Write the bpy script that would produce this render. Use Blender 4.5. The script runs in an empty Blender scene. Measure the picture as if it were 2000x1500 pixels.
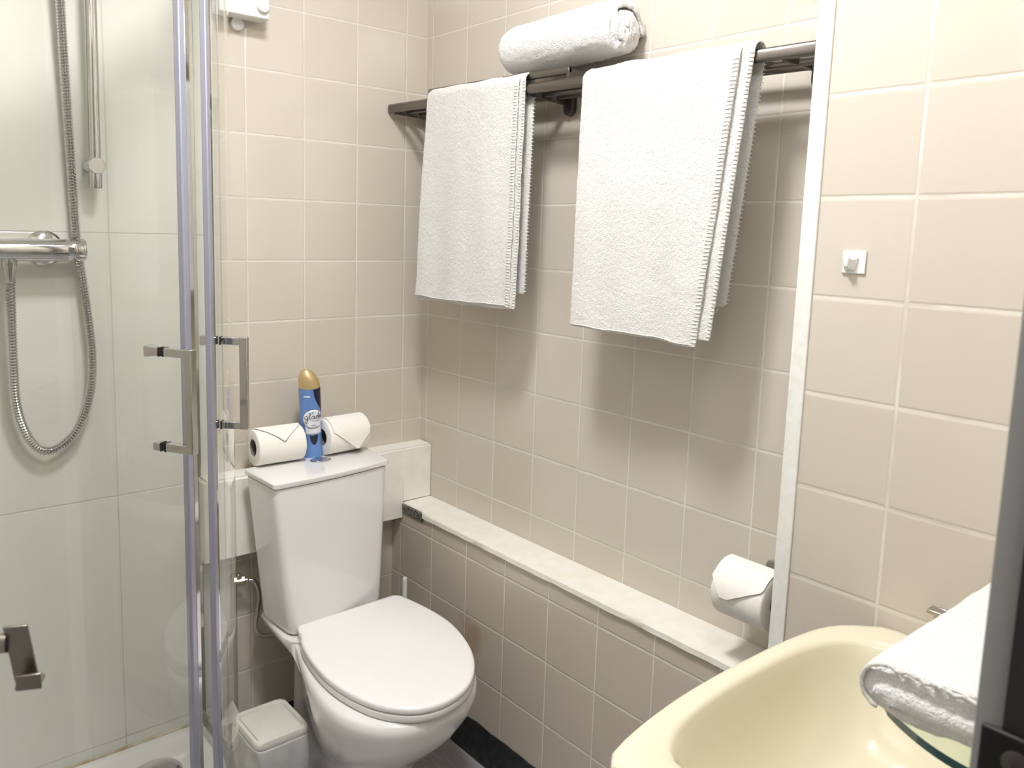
import bpy, bmesh, math, random
from mathutils import Vector, Matrix, noise
random.seed(7)
PI = math.pi
scene = bpy.context.scene
COL = scene.collection

# ------------------------------------------------------------------ camera
cam_d = bpy.data.cameras.new('camera')
cam = bpy.data.objects.new('camera', cam_d)
COL.objects.link(cam)
YAW, PITCH, ROLL, FPX = 0.6861, -0.1346, 0.0276, 1581.6
F = Vector((math.cos(PITCH) * math.sin(YAW), math.cos(PITCH) * math.cos(YAW), math.sin(PITCH)))
Rt = Vector((math.cos(YAW), -math.sin(YAW), 0))
Up = Rt.cross(F)
Rr = math.cos(ROLL) * Rt + math.sin(ROLL) * Up
Uu = -math.sin(ROLL) * Rt + math.cos(ROLL) * Up
M = Matrix(((Rr.x, Uu.x, -F.x), (Rr.y, Uu.y, -F.y), (Rr.z, Uu.z, -F.z))).to_4x4()
M.translation = Vector((-1.3154, -1.8809, 1.322))
cam.matrix_world = M
cam_d.sensor_width = 36
cam_d.lens = FPX * 36 / 2000
cam_d.shift_x = 56.05 / 2000
cam_d.shift_y = -79.34 / 2000
cam_d.clip_start = 0.02
cam_d.dof.use_dof = True
cam_d.dof.focus_distance = 1.75
cam_d.dof.aperture_fstop = 11
scene.camera = cam

# ------------------------------------------------------------------ world, light, exposure
w = bpy.data.worlds.new('hall_light')
scene.world = w
w.use_nodes = True
w.node_tree.nodes['Background'].inputs[0].default_value = (1, 0.98, 0.95, 1)
w.node_tree.nodes['Background'].inputs[1].default_value = 0.22
LAMP_POS = (-0.80, -1.02, 2.38)
LAMP_R = 0.13
LAMP_STRENGTH = 134
WALL_LAMP_STRENGTH = 48
scene.view_settings.view_transform = 'Standard'
scene.view_settings.look = 'None'
scene.view_settings.exposure = 0.0
scene.view_settings.gamma = 1.0
scene.view_settings.use_curve_mapping = False


# ------------------------------------------------------------------ materials
def mat(name, color, rough=0.5, metal=0.0, spec=0.5, coat=0.0, sheen=0.0, emit=None, estr=0.0):
    m = bpy.data.materials.new(name)
    m.use_nodes = True
    b = m.node_tree.nodes['Principled BSDF']
    b.inputs['Base Color'].default_value = (*color, 1)
    b.inputs['Roughness'].default_value = rough
    b.inputs['Metallic'].default_value = metal
    b.inputs['Specular IOR Level'].default_value = spec
    b.inputs['Coat Weight'].default_value = coat
    b.inputs['Coat Roughness'].default_value = 0.05
    b.inputs['Sheen Weight'].default_value = sheen
    if emit:
        b.inputs['Emission Color'].default_value = (*emit, 1)
        b.inputs['Emission Strength'].default_value = estr
    return m


class NT:
    def __init__(s, m):
        s.t = m.node_tree
        s.b = m.node_tree.nodes['Principled BSDF']

    def n(s, kind, **k):
        nd = s.t.nodes.new(kind)
        for a, v in k.items():
            setattr(nd, a, v)
        return nd

    def link(s, a, b):
        s.t.links.new(a, b)

    def math(s, op, a, b=None, clamp=False):
        nd = s.n('ShaderNodeMath', operation=op, use_clamp=clamp)
        for i, v in enumerate((a, b)):
            if v is None:
                continue
            if isinstance(v, (int, float)):
                nd.inputs[i].default_value = v
            else:
                s.link(v, nd.inputs[i])
        return nd.outputs[0]

    def rng(s, v, a, b, c=0.0, d=1.0, smooth=True):
        nd = s.n('ShaderNodeMapRange', interpolation_type='SMOOTHSTEP' if smooth else 'LINEAR')
        s.link(v, nd.inputs[0])
        for i, x in enumerate((a, b, c, d)):
            nd.inputs[i + 1].default_value = x
        return nd.outputs[0]

    def mix(s, f, a, b):
        nd = s.n('ShaderNodeMix', data_type='RGBA')
        if isinstance(f, (int, float)):
            nd.inputs[0].default_value = f
        else:
            s.link(f, nd.inputs[0])
        for i, v in ((6, a), (7, b)):
            if isinstance(v, tuple):
                nd.inputs[i].default_value = (*v, 1)
            else:
                s.link(v, nd.inputs[i])
        return nd.outputs[2]

    def noise(s, scale, detail=2, vec=None, rough=0.5):
        nd = s.n('ShaderNodeTexNoise')
        nd.inputs['Scale'].default_value = scale
        nd.inputs['Detail'].default_value = detail
        nd.inputs['Roughness'].default_value = rough
        if vec is None:
            vec = s.coord()
        s.link(vec, nd.inputs['Vector'])
        return nd.outputs[0]

    def coord(s):
        if not hasattr(s, '_c'):
            s._c = s.n('ShaderNodeTexCoord').outputs['Object']
        return s._c

    def bump(s, h, strength=0.3, dist=0.002, prev=None):
        nd = s.n('ShaderNodeBump')
        nd.inputs['Strength'].default_value = strength
        nd.inputs['Distance'].default_value = dist
        s.link(h, nd.inputs['Height'])
        if prev is not None:
            s.link(prev, nd.inputs['Normal'])
        return nd.outputs[0]


TILE = (0.635, 0.580, 0.502)
GROUT = (0.74, 0.70, 0.63)


def tile_mat(name, axis, pu, pz, su=0.15, sz=0.15, tile=TILE, grout=GROUT, gw=0.0016, rough=0.13,
             stain=None, wavy=0.2, dirt=0.0):
    m = mat(name, tile, rough)
    t = NT(m)
    sep = t.n('ShaderNodeSeparateXYZ')
    t.link(t.coord(), sep.inputs[0])
    U = sep.outputs[{'x': 0, 'y': 1}[axis]]
    Z = sep.outputs[2]
    wob = t.math('MULTIPLY', t.math('SUBTRACT', t.noise(60, 2), 0.5), 0.0016)
    ds, cells = [], []
    for c, ph, S in ((U, pu, su), (Z, pz, sz)):
        k = t.math('DIVIDE', t.math('SUBTRACT', t.math('ADD', c, wob), ph), S)
        fl = t.math('FLOOR', k)
        fr = t.math('SUBTRACT', k, fl)
        d = t.math('MULTIPLY', t.math('MINIMUM', fr, t.math('SUBTRACT', 1.0, fr)), S)
        ds.append(d)
        cells.append(fl)
    d = t.math('MINIMUM', ds[0], ds[1])
    mask = t.rng(d, gw * 0.75, gw * 1.25)
    comb = t.n('ShaderNodeCombineXYZ')
    t.link(cells[0], comb.inputs[0])
    t.link(cells[1], comb.inputs[1])
    wn = t.n('ShaderNodeTexWhiteNoise', noise_dimensions='3D')
    t.link(comb.outputs[0], wn.inputs['Vector'])
    var = t.rng(wn.outputs[0], 0, 1, 0.0, 1.0, False)
    c2 = (tile[0] * 0.96, tile[1] * 0.955, tile[2] * 0.94)
    tc = t.mix(var, tile, c2)
    gd = t.mix(t.rng(t.noise(9, 4), 0.45, 0.75), grout, (grout[0] * .82, grout[1] * .8, grout[2] * .74))
    col = t.mix(mask, gd, tc)
    if stain:
        sc, sr, scol = stain
        vm = t.n('ShaderNodeVectorMath', operation='DISTANCE')
        t.link(t.coord(), vm.inputs[0])
        vm.inputs[1].default_value = sc
        dd = t.math('ADD', vm.outputs['Value'], t.math('MULTIPLY', t.math('SUBTRACT', t.noise(25, 4), 0.5), 0.09))
        col = t.mix(t.rng(dd, sr * 0.3, sr, 0.5, 0.0), col, scol)
    t.link(col, t.b.inputs['Base Color'])
    t.link(t.rng(mask, 0, 1, 0.7, rough, False), t.b.inputs['Roughness'])
    h = t.rng(d, gw * 0.6, gw * 2.6)
    b1 = t.bump(h, 0.55, 0.0012)
    b2 = t.bump(t.noise(7, 1), wavy, 0.0035, b1)
    t.link(b2, t.b.inputs['Normal'])
    return m


def noisy(name, color, c2, scale=40, rough=0.6, bump=0.2, dist=0.001, **k):
    m = mat(name, color, rough, **k)
    t = NT(m)
    f = t.noise(scale, 4)
    t.link(t.mix(t.rng(f, 0.35, 0.7), color, c2), t.b.inputs['Base Color'])
    t.link(t.bump(f, bump, dist), t.b.inputs['Normal'])
    return m


def terry(name, color=(0.88, 0.87, 0.83), s=430, bs=0.9):
    m = mat(name, color, 1.0, sheen=0.3, spec=0.1)
    t = NT(m)
    f = t.noise(s, 3, rough=0.65)
    g = t.noise(s * 0.23, 2)
    h = t.math('ADD', f, t.math('MULTIPLY', g, 0.8))
    t.link(t.bump(h, bs, 0.004), t.b.inputs['Normal'])
    t.link(t.mix(t.rng(f, 0.3, 0.6), tuple(c * .90 for c in color), color), t.b.inputs['Base Color'])
    return m


def thin_glass(name, tint=(0.985, 0.992, 0.985), ior=1.45, rough=0.0):
    m = bpy.data.materials.new(name)
    m.use_nodes = True
    nt = m.node_tree
    nt.nodes.clear()
    out = nt.nodes.new('ShaderNodeOutputMaterial')
    mx = nt.nodes.new('ShaderNodeMixShader')
    tr = nt.nodes.new('ShaderNodeBsdfTransparent')
    gl = nt.nodes.new('ShaderNodeBsdfGlossy')
    fr = nt.nodes.new('ShaderNodeFresnel')
    fr.inputs[0].default_value = ior
    tr.inputs[0].default_value = (*tint, 1)
    gl.inputs['Color'].default_value = (1, 1, 1, 1)
    gl.inputs['Roughness'].default_value = rough
    geo = nt.nodes.new('ShaderNodeNewGeometry')
    mul = nt.nodes.new('ShaderNodeMath')
    mul.operation = 'MULTIPLY'
    sub = nt.nodes.new('ShaderNodeMath')
    sub.operation = 'SUBTRACT'
    sub.inputs[0].default_value = 1.0
    nt.links.new(geo.outputs['Backfacing'], sub.inputs[1])
    nt.links.new(fr.outputs[0], mul.inputs[0])
    nt.links.new(sub.outputs[0], mul.inputs[1])
    nt.links.new(mul.outputs[0], mx.inputs[0])
    nt.links.new(tr.outputs[0], mx.inputs[1])
    nt.links.new(gl.outputs[0], mx.inputs[2])
    nt.links.new(mx.outputs[0], out.inputs[0])
    return m


Z0 = 0.0418
M_BACK = tile_mat('tiles_back', 'x', -0.0674, Z0)
M_RIGHT = tile_mat('tiles_right', 'y', -0.0273, Z0)
M_LOW = tile_mat('tiles_low', 'y', -0.0453, 0.0586, tile=(0.58, 0.515, 0.44), grout=(0.76, 0.72, 0.65), stain=((-0.094, -0.375, 0.30), 0.075, (0.36, 0.22, 0.10)))
M_NEAR = tile_mat('tiles_near', 'y', -0.0235, 0.0399, gw=0.0021, wavy=0.15)
M_FRONT = tile_mat('tiles_front', 'x', -0.0674, Z0)
M_LEFTW = tile_mat('tiles_left', 'y', -0.03, Z0)
M_PANEL = tile_mat('shower_panel', 'x', -0.8305, 0.1285, 0.6, 0.5862, tile=(0.74, 0.745, 0.69), grout=(0.60, 0.59, 0.54),
                   gw=0.0010, rough=0.09, wavy=0.5)
M_PAINT = noisy('white_paint', (0.90, 0.88, 0.81), (0.86, 0.83, 0.74), 25, 0.45, 0.35, 0.002)
M_TRIMW = noisy('white_plastic_trim', (0.84, 0.84, 0.80), (0.78, 0.78, 0.73), 60, 0.35, 0.1, 0.001)
M_CEIL = mat('ceiling_paint', (0.85, 0.84, 0.80), 0.8)
M_CER = mat('white_ceramic', (0.84, 0.83, 0.81), 0.08, coat=0.4)
M_SEAT = mat('white_seat_plastic', (0.90, 0.885, 0.87), 0.16)
M_CREAM = mat('cream_ceramic', (0.79, 0.735, 0.56), 0.10, coat=0.4)
M_CHROME = mat('chrome', (0.60, 0.60, 0.60), 0.07, 1.0)
M_STEEL = mat('brushed_steel', (0.52, 0.49, 0.46), 0.32, 1.0)
M_HOOK = mat('dark_brushed_steel', (0.27, 0.24, 0.21), 0.33, 1.0)
M_RACK = mat('dark_nickel', (0.21, 0.19, 0.172), 0.30, 1.0)
M_RACK2 = mat('dark_bracket', (0.11, 0.095, 0.085), 0.4, 0.6)
M_LILAC = mat('lilac_seal', (0.37, 0.38, 0.47), 0.28, 0.35)
M_BLACKV = noisy('black_vinyl', (0.012, 0.014, 0.016), (0.03, 0.03, 0.032), 50, 0.5, 0.3, 0.001)
M_TERRY = terry('terry_cloth')
M_TERRYF = terry('terry_cloth_fluffy', (0.90, 0.89, 0.87), 330, 1.0)
M_STITCH = mat('towel_stitching', (0.80, 0.78, 0.72), 0.9)
M_PAPER = noisy('toilet_paper', (0.90, 0.88, 0.82), (0.87, 0.85, 0.78), 300, 0.95, 0.15, 0.0006)
M_CARD = mat('grey_cardboard', (0.20, 0.18, 0.165), 0.95)
M_BLUE = mat('blue_can_paint', (0.16, 0.30, 0.66), 0.25, 0.2)
M_NAVY = mat('navy_ink', (0.008, 0.010, 0.035), 0.3)
M_LABELW = mat('white_label', (0.80, 0.82, 0.86), 0.3)
M_GOLD = mat('gold_cap', (0.70, 0.53, 0.27), 0.3, 0.55)
M_LBLUE = mat('light_blue_ink', (0.20, 0.50, 0.78), 0.3)
M_BIN = mat('bin_plastic', (0.66, 0.64, 0.58), 0.4)
M_BAG = noisy('bin_bag', (0.52, 0.53, 0.51), (0.60, 0.60, 0.57), 30, 0.35, 0.5, 0.004)
M_WPLAST = mat('white_plastic', (0.84, 0.84, 0.82), 0.3)
M_BRASS = mat('brass_nickel', (0.60, 0.52, 0.38), 0.25, 1.0)
M_BRAID = mat('braided_steel', (0.42, 0.40, 0.37), 0.35, 1.0)
M_RUBBER = mat('black_rubber', (0.012, 0.012, 0.012), 0.5)
M_GLASS = thin_glass('clear_glass')
M_SHELFG = thin_glass('shelf_glass', (0.93, 0.97, 0.94))
M_GEDGE = mat('green_glass_edge', (0.005, 0.045, 0.045), 0.08, spec=0.8)
M_JAMB = mat('jamb_shade_tone', (0.022, 0.022, 0.022), 0.6)  # backlit shade of the door frame, put into its colour
M_JAMBL = mat('jamb_lit_tone', (0.25, 0.245, 0.235), 0.55)  # same frame: room light on its edge, put in as a paler colour
M_STRIKE = mat('black_strike_plate', (0.012, 0.011, 0.010), 0.45, 0.4)
M_LAMP = mat('lamp_diffuser', (0.9, 0.9, 0.9), 0.4, emit=(0.985, 0.98, 1.0), estr=LAMP_STRENGTH)
M_LAMP2 = mat('wall_lamp_diffuser', (0.9, 0.9, 0.9), 0.4, emit=(0.985, 0.98, 1.0), estr=WALL_LAMP_STRENGTH)

m_ = mat('floor_vinyl', (0.32, 0.31, 0.31), 0.35)
t_ = NT(m_)
f1 = t_.noise(420, 3, rough=0.8)
mp = t_.n('ShaderNodeMapping')
mp.inputs['Scale'].default_value = (260, 14, 1)
mp.inputs['Rotation'].default_value = (0, 0, 0.5)
t_.link(t_.coord(), mp.inputs[0])
sc_ = t_.noise(1.0, 3, mp.outputs[0])
c_ = t_.mix(t_.rng(f1, 0.42, 0.68), (0.30, 0.29, 0.295), (0.62, 0.61, 0.61))
c_ = t_.mix(t_.rng(sc_, 0.57, 0.66, 0, 0.6), c_, (0.66, 0.65, 0.65))
t_.link(c_, t_.b.inputs['Base Color'])
t_.link(t_.bump(f1, 0.3, 0.001), t_.b.inputs['Normal'])
M_FLOOR = m_


# ------------------------------------------------------------------ object helpers
def obj(name, bm, m, parent=None, smooth=True, bevel=0.0, seg=2, sub=0, angle=35, kind=None, local=False, keep=False):
    """link a bmesh written in world coordinates (or in its parent's own frame when local)"""
    me = bpy.data.meshes.new(name)
    if parent is not None and not local:
        mw = parent.matrix_basis.copy()
        q_ = parent.parent
        while q_ is not None:
            mw = q_.matrix_basis @ mw
            q_ = q_.parent
        mw = mw.inverted()
        bmesh.ops.transform(bm, matrix=mw, verts=bm.verts)
    if not keep:
        bmesh.ops.recalc_face_normals(bm, faces=bm.faces)
    bm.to_mesh(me)
    bm.free()
    for mm in (m if isinstance(m, (list, tuple)) else [m]):
        me.materials.append(mm)
    o = bpy.data.objects.new(name, me)
    COL.objects.link(o)
    if parent is not None:
        o.parent = parent
    if bevel > 0:
        md = o.modifiers.new('bevel', 'BEVEL')
        md.width = bevel
        md.segments = seg
        md.limit_method = 'ANGLE'
        md.angle_limit = math.radians(40)
    if sub:
        md = o.modifiers.new('subd', 'SUBSURF')
        md.levels = md.render_levels = sub
    if smooth:
        for p in me.polygons:
            p.use_smooth = True
        if angle < 180:
            try:
                me.set_sharp_from_angle(angle=math.radians(angle))
            except Exception:
                pass
    if kind:
        o['kind'] = kind
    return o


def thing(name, label, cat, loc=(0, 0, 0), rot=(0, 0, 0), group=None):
    o = bpy.data.objects.new(name, None)
    o.empty_display_size = 0.05
    COL.objects.link(o)
    o.location = loc
    o.rotation_euler = rot
    o.matrix_basis = Matrix.LocRotScale(Vector(loc), __import__('mathutils').Euler(rot), None)
    tag(o, label, cat, group)
    return o


def tag(o, label, cat, group=None):
    o['label'] = label
    o['category'] = cat
    if group:
        o['group'] = group
    return o


def box(x0, x1, y0, y1, z0, z1, bm=None):
    bm = bm or bmesh.new()
    vs = [bm.verts.new((x, y, z)) for x in (x0, x1) for y in (y0, y1) for z in (z0, z1)]
    for f in ((0, 1, 3, 2), (4, 6, 7, 5), (0, 4, 5, 1), (2, 3, 7, 6), (0, 2, 6, 4), (1, 5, 7, 3)):
        bm.faces.new([vs[i] for i in f])
    return bm


def obox(c, ax, ay, az, hx, hy, hz, bm=None):
    """box with centre c, unit axes and half sizes"""
    bm = bm or bmesh.new()
    c, ax, ay, az = Vector(c), Vector(ax), Vector(ay), Vector(az)
    vs = [bm.verts.new(c + ax * sx * hx + ay * sy * hy + az * sz * hz) for sx in (-1, 1) for sy in (-1, 1) for sz in (-1, 1)]
    for f in ((0, 1, 3, 2), (4, 6, 7, 5), (0, 4, 5, 1), (2, 3, 7, 6), (0, 2, 6, 4), (1, 5, 7, 3)):
        bm.faces.new([vs[i] for i in f])
    return bm


def loft(rings, closed=True, cap0=True, cap1=True, bm=None, loop=False):
    bm = bm or bmesh.new()
    R = [[bm.verts.new(p) for p in r] for r in rings]
    n = len(R[0])
    pairs = list(zip(R[:-1], R[1:])) + ([(R[-1], R[0])] if loop else [])
    for a, b in pairs:
        for i in range(n if closed else n - 1):
            j = (i + 1) % n
            bm.faces.new((a[i], a[j], b[j], b[i]))
    if not loop:
        if cap0:
            bm.faces.new(R[0][::-1])
        if cap1:
            bm.faces.new(R[-1])
    return bm


def catmull(pts, n=8, closed=False):
    P = [Vector(p) for p in pts]
    out = []
    m = len(P)
    rng = range(m) if closed else range(m - 1)
    for i in rng:
        p1, p2 = P[i], P[(i + 1) % m]
        p0 = P[i - 1] if (closed or i > 0) else P[0] * 2 - P[1]
        p3 = P[(i + 2) % m] if (closed or i < m - 2) else P[-1] * 2 - P[-2]
        for k in range(n):
            t = k / n
            out.append(0.5 * ((2 * p1) + (p2 - p0) * t + (2 * p0 - 5 * p1 + 4 * p2 - p3) * t * t + (3 * p1 - p0 - 3 * p2 + p3) * t ** 3))
    if not closed:
        out.append(P[-1])
    return out


def resample(pts, step, closed=False):
    P = list(pts) + ([pts[0]] if closed else [])
    L = [0]
    for a, b in zip(P[:-1], P[1:]):
        L.append(L[-1] + (b - a).length)
    n = max(2, int(L[-1] / step))
    out = []
    j = 0
    for k in range(n if closed else n + 1):
        s = L[-1] * k / n
        while j < len(L) - 2 and L[j + 1] < s:
            j += 1
        t = (s - L[j]) / max(1e-9, L[j + 1] - L[j])
        out.append(P[j].lerp(P[j + 1], t))
    return out


def tube(pts, r, n=12, ridge=0.0, bm=None, cap=True, sq=None):
    """sweep a circle (or radius function) along pts"""
    bm = bm or bmesh.new()
    P = [Vector(p) for p in pts]
    T = []
    for i in range(len(P)):
        a, b = P[max(0, i - 1)], P[min(len(P) - 1, i + 1)]
        T.append((b - a).normalized())
    u = T[0].orthogonal().normalized()
    rings = []
    for i, p in enumerate(P):
        u = (u - T[i] * u.dot(T[i])).normalized()
        v = T[i].cross(u)
        rr = r(i) if callable(r) else r
        if ridge:
            rr += ridge * (1 if i % 2 else -1)
        rings.append([p + (u * math.cos(2 * PI * k / n) + v * math.sin(2 * PI * k / n)) * rr for k in range(n)])
    return loft(rings, True, cap, cap, bm)


def cyl(p0, p1, r, n=24, bm=None, r1=None):
    p0, p1 = Vector(p0), Vector(p1)
    T = (p1 - p0).normalized()
    u = T.orthogonal().normalized()
    v = T.cross(u)
    r1 = r if r1 is None else r1
    rings = [[p + (u * math.cos(2 * PI * k / n) + v * math.sin(2 * PI * k / n)) * q for k in range(n)] for p, q in ((p0, r), (p1, r1))]
    return loft(rings, bm=bm)


def lathe(prof, c=(0, 0, 0), n=32, bm=None, cap0=True, cap1=True, axis='z'):
    c = Vector(c)
    rings = []
    for r, h in prof:
        ring = []
        for k in range(n):
            a = 2 * PI * k / n
            if axis == 'z':
                v = Vector((r * math.cos(a), r * math.sin(a), h))
            elif axis == 'y':
                v = Vector((r * math.cos(a), h, r * math.sin(a)))
            else:
                v = Vector((h, r * math.cos(a), r * math.sin(a)))
            ring.append(c + v)
        rings.append(ring)
    return loft(rings, True, cap0, cap1, bm)


def prism(outline, z0, z1, bm=None):
    return loft([[Vector((p[0], p[1], z)) for p in outline] for z in (z0, z1)], bm=bm)


def struct(name, bm, m, **k):
    k.setdefault('smooth', False)
    return obj(name, bm, m, kind='structure', **k)


# ------------------------------------------------------------------ the room
CEIL = 2.38
XL = -1.56          # left wall
YF = -1.73          # front wall (with the doorway)
struct('floor', box(XL - 0.1, 0.1, -2.6, 0.1, -0.1, 0), M_FLOOR)
struct('ceiling', box(XL - 0.1, 0.1, YF - 0.16, 0.1, CEIL, CEIL + 0.1), M_CEIL)
struct('wall_back', box(XL - 0.1, 0.1, 0, 0.1, 0, CEIL), M_BACK)
struct('wall_right', box(0, 0.1, -1.21, 0, 0, CEIL), M_RIGHT)
struct('wall_right_lower', box(-0.094, -0.0005, -1.2095, -0.0005, 0, 0.553), M_LOW)
bm = box(-0.129, 0.1, YF - 0.16, -1.2105, 0, CEIL)
struct('wall_right_near', bm, M_NEAR)
struct('wall_left', box(XL - 0.1, XL, YF - 0.16, 0, 0, CEIL), M_LEFTW)
bm = box(-0.80, -0.1295, YF - 0.16, YF, 0, CEIL)
box(XL, -0.80, YF - 0.16, YF, 2.02, CEIL, bm)
struct('wall_front', bm, M_FRONT)
struct('wall_shower', box(XL + 0.0005, -0.598, -0.005, -0.0002, 0.03, CEIL - 0.001), M_PANEL)

# white corner trim at the step in the right wall
bm = box(-0.133, -0.128, -1.2325, -1.2065, 0, CEIL - 0.001)
box(-0.129, -0.116, -1.2103, -1.2065, 0, CEIL - 0.001, bm)
struct('trim_1', bm, M_TRIMW, bevel=0.0012)

# painted ledge on top of the lower wall: wavy hand-painted board
rings = []
for i in range(61):
    y = -0.0008 - i * (1.2058 / 60)
    j = 0.0025 * noise.noise(Vector((y * 14, 0, 3)))
    front = -0.101 + j
    if y > -0.15:
        front = -0.094
    prof = [(0 - 0.0008, 0.5535), (front + 0.002, 0.5535), (front, 0.556 + j), (front + 0.0005, 0.567), (front + 0.004, 0.5715), (-0.0008, 0.5725 + j * 0.4)]
    rings.append([Vector((a, y, b)) for a, b in prof])
led = struct('trim_2', loft(rings), M_PAINT, smooth=True)
# chipped, dirty end of the ledge
rings = []
for i in range(25):
    y = -0.056 - i * (0.098 / 24)
    a = 0.002 * noise.noise(Vector((y * 90, 1, 0)))
    h = 0.012 + 0.004 * noise.noise(Vector((y * 60, 4, 0)))
    rings.append([Vector((x_, y, z_)) for x_, z_ in ((-0.094, 0.553 - h), (-0.0975 + a, 0.553 - h), (-0.0985 + a, 0.566), (-0.094, 0.5685))])
mchip = noisy('chipped_edge', (0.22, 0.21, 0.18), (0.03, 0.03, 0.025), 190, 0.8, 0.8, 0.003)
o = obj('exposed_edge', loft(rings), mchip, led)
o['label'] = 'chipped dark grey end of the white ledge'

# white painted boxing behind the cistern
bm = box(-0.654, -0.0945, -0.055, -0.0003, 0.5265, 0.7235)
box(-0.0945, -0.0008, -0.055, -0.0003, 0.5735, 0.7235, bm)
bx = struct('trim_3', bm, M_PAINT, smooth=True, bevel=0.002)
obj('cover_board', box(-0.62, -0.155, -0.0585, -0.0545, 0.529, 0.7215), M_PAINT, bx, bevel=0.0012)
obj('cap_bead', box(-0.645, -0.004, -0.050, -0.001, 0.7235, 0.7285), M_PAINT, bx, bevel=0.0015)

# black skirting
def skirting(name, pts_fn, n, h, d):
    rings = []
    for i in range(n + 1):
        p, nrm, along = pts_fn(i / n)
        hh = h + 0.0035 * noise.noise(Vector((along * 25, 7, h)))
        prof = [(0.0003, 0.0004), (d + 0.012, 0.0004), (d + 0.004, 0.012), (d, 0.03), (d * 0.8, hh), (0.0003, hh)]
        rings.append([Vector((p[0] + nrm[0] * a, p[1] + nrm[1] * a, b)) for a, b in prof])
    return struct(name, loft(rings), M_BLACKV, smooth=True)


skirting('baseboard_right', lambda t: ((-0.094, -0.004 - t * 1.2), (-1, 0), t), 60, 0.088, 0.004)
skirting('baseboard_back', lambda t: ((-0.645 + t * 0.53, 0), (0, -1), t), 30, 0.062, 0.004)

# ------------------------------------------------------------------ doorway: jamb, strike plate, open leaf
dj = struct('door_1', box(-0.826, -0.80, -1.90, -1.7425, 0, 2.02), M_JAMB, smooth=False)
bm = loft([[Vector((x, y, z)) for x, y in ((-0.8262, -1.7450), (-0.8262, -1.7400), (-0.821, -1.729), (-0.798, -1.729), (-0.798, -1.7425), (-0.822, -1.7425), (-0.822, -1.7450))] for z in (0, 2.02)])
o = obj('frame_edge', bm, M_JAMBL, dj, bevel=0.001)
o['label'] = 'rounded front edge of the door frame, coloured paler as if lit'
sp = obj('strike_plate', box(-0.8295, -0.8255, -1.80, -1.7350, 0.92, 1.0590), M_STRIKE, dj, bevel=0.0015)
sp['label'] = 'black metal strike plate'
bm = lathe([(0.0075, -0.8294), (0.0075, -0.8300), (0.006, -0.8304), (0.002, -0.8304), (0.002, -0.8298)], (0, -1.7540, 1.0440), 20, axis='x')
obj('screw', bm, M_RACK2, sp)
obj('head_jamb', box(-1.535, -0.80, -1.90, -1.735, 2.02, 2.045), M_JAMB, dj, smooth=False)
obj('hinge_jamb', box(-1.5595, -1.535, -1.90, -1.735, 0, 2.045), M_JAMB, dj, smooth=False)

# the leaf stands open into the room, just left of the view
ld = Vector((0.44, 0.898, 0)).normalized()
ln = Vector((ld.y, -ld.x, 0))
h0 = Vector((-1.528, -1.728, 0))
lf = struct('door_2', obox(h0 + ld * 0.345 - ln * 0.018 + Vector((0, 0, 1.0)), ld, ln, (0, 0, 1), 0.345, 0.018, 0.99), M_WPLAST, smooth=False, bevel=0.002)

# robe hook on the leaf
hp = Vector((-1.2175, -1.2, 0.985))
att = h0 + ld * ((hp - h0).dot(ld))
att.z = hp.z + 0.014
rh = thing('robe_hook', 'brushed steel hook with upturned lip, in the near left foreground beside the shower', 'hook', (att.x, att.y, hp.z))
dirx = (hp - Vector((att.x, att.y, hp.z))).normalized()
obj('mounting_rose', cyl(att + ln * 0.0002, att + ln * 0.006, 0.014), M_STEEL, rh, bevel=0.001)
end = hp + Vector((-0.009, 0, 0.014))
obj('stem', cyl(att + ln * 0.003, end + Vector((0.004, 0.002, 0)), 0.0075), M_HOOK, rh)
px = Vector((0.92, -0.39, 0.0)).normalized()
py = Vector((0.39, 0.92, 0))
tz = Vector((-0.13, 0.0, 0.99)).normalized()
c0 = hp + Vector((0.0035, 0, 0.004))
bm = obox(c0, px, py, tz, 0.0085, 0.0018, 0.0235)
obj('hook_plate', bm, M_HOOK, rh, bevel=0.0008)
cb = c0 - tz * 0.022
bm = obox(cb - py * 0.007 + px * 0.004, px, py, (0, 0, 1), 0.0088, 0.0085, 0.0016)
obox(cb + Vector((0, 0, 0.0045)) - py * 0.015 + px * 0.005, px, py, (0, 0, 1), 0.0088, 0.0016, 0.0062, bm)
obj('hook_lip', bm, M_HOOK, rh, bevel=0.0007)

# ------------------------------------------------------------------ ceiling lamp
cl = thing('ceiling_lamp', 'round opal ceiling lamp above the toilet and basin', 'lamp', LAMP_POS)
obj('lamp_base', lathe([(LAMP_R + 0.02, -0.0005), (LAMP_R + 0.02, -0.02), (LAMP_R + 0.012, -0.026), (LAMP_R, -0.026)], LAMP_POS, 40), M_WPLAST, cl)
prof = [(LAMP_R, -0.0262), (LAMP_R, -0.030), (LAMP_R * .985, -0.032), (0.004, -0.033)]
obj('lamp_diffuser', lathe(prof, LAMP_POS, 40), M_LAMP, cl)
wl = thing('wall_lamp', 'oval bulkhead lamp on the wall above the doorway', 'lamp', (-0.93, YF, 2.215))
for nm_, sc_x, sc_z, ya, yb, mm_ in (('lamp_base', 0.15, 0.078, YF + 0.0003, YF + 0.022, M_WPLAST), ('lamp_diffuser', 0.135, 0.064, YF + 0.0222, YF + 0.050, M_LAMP2)):
    rings = []
    for t_q, q_ in ((0, 1.0), (0.6, 1.0), (0.9, 0.93), (1.0, 0.80)):
        rings.append([Vector((-0.93 + sc_x * q_ * math.copysign(abs(math.cos(2 * PI * k / 40)) ** 0.6, math.cos(2 * PI * k / 40)), ya + (yb - ya) * t_q,
                              2.215 + sc_z * q_ * math.copysign(abs(math.sin(2 * PI * k / 40)) ** 0.6, math.sin(2 * PI * k / 40)))) for k in range(40)])
    obj(nm_, loft(rings), mm_, wl)

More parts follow.
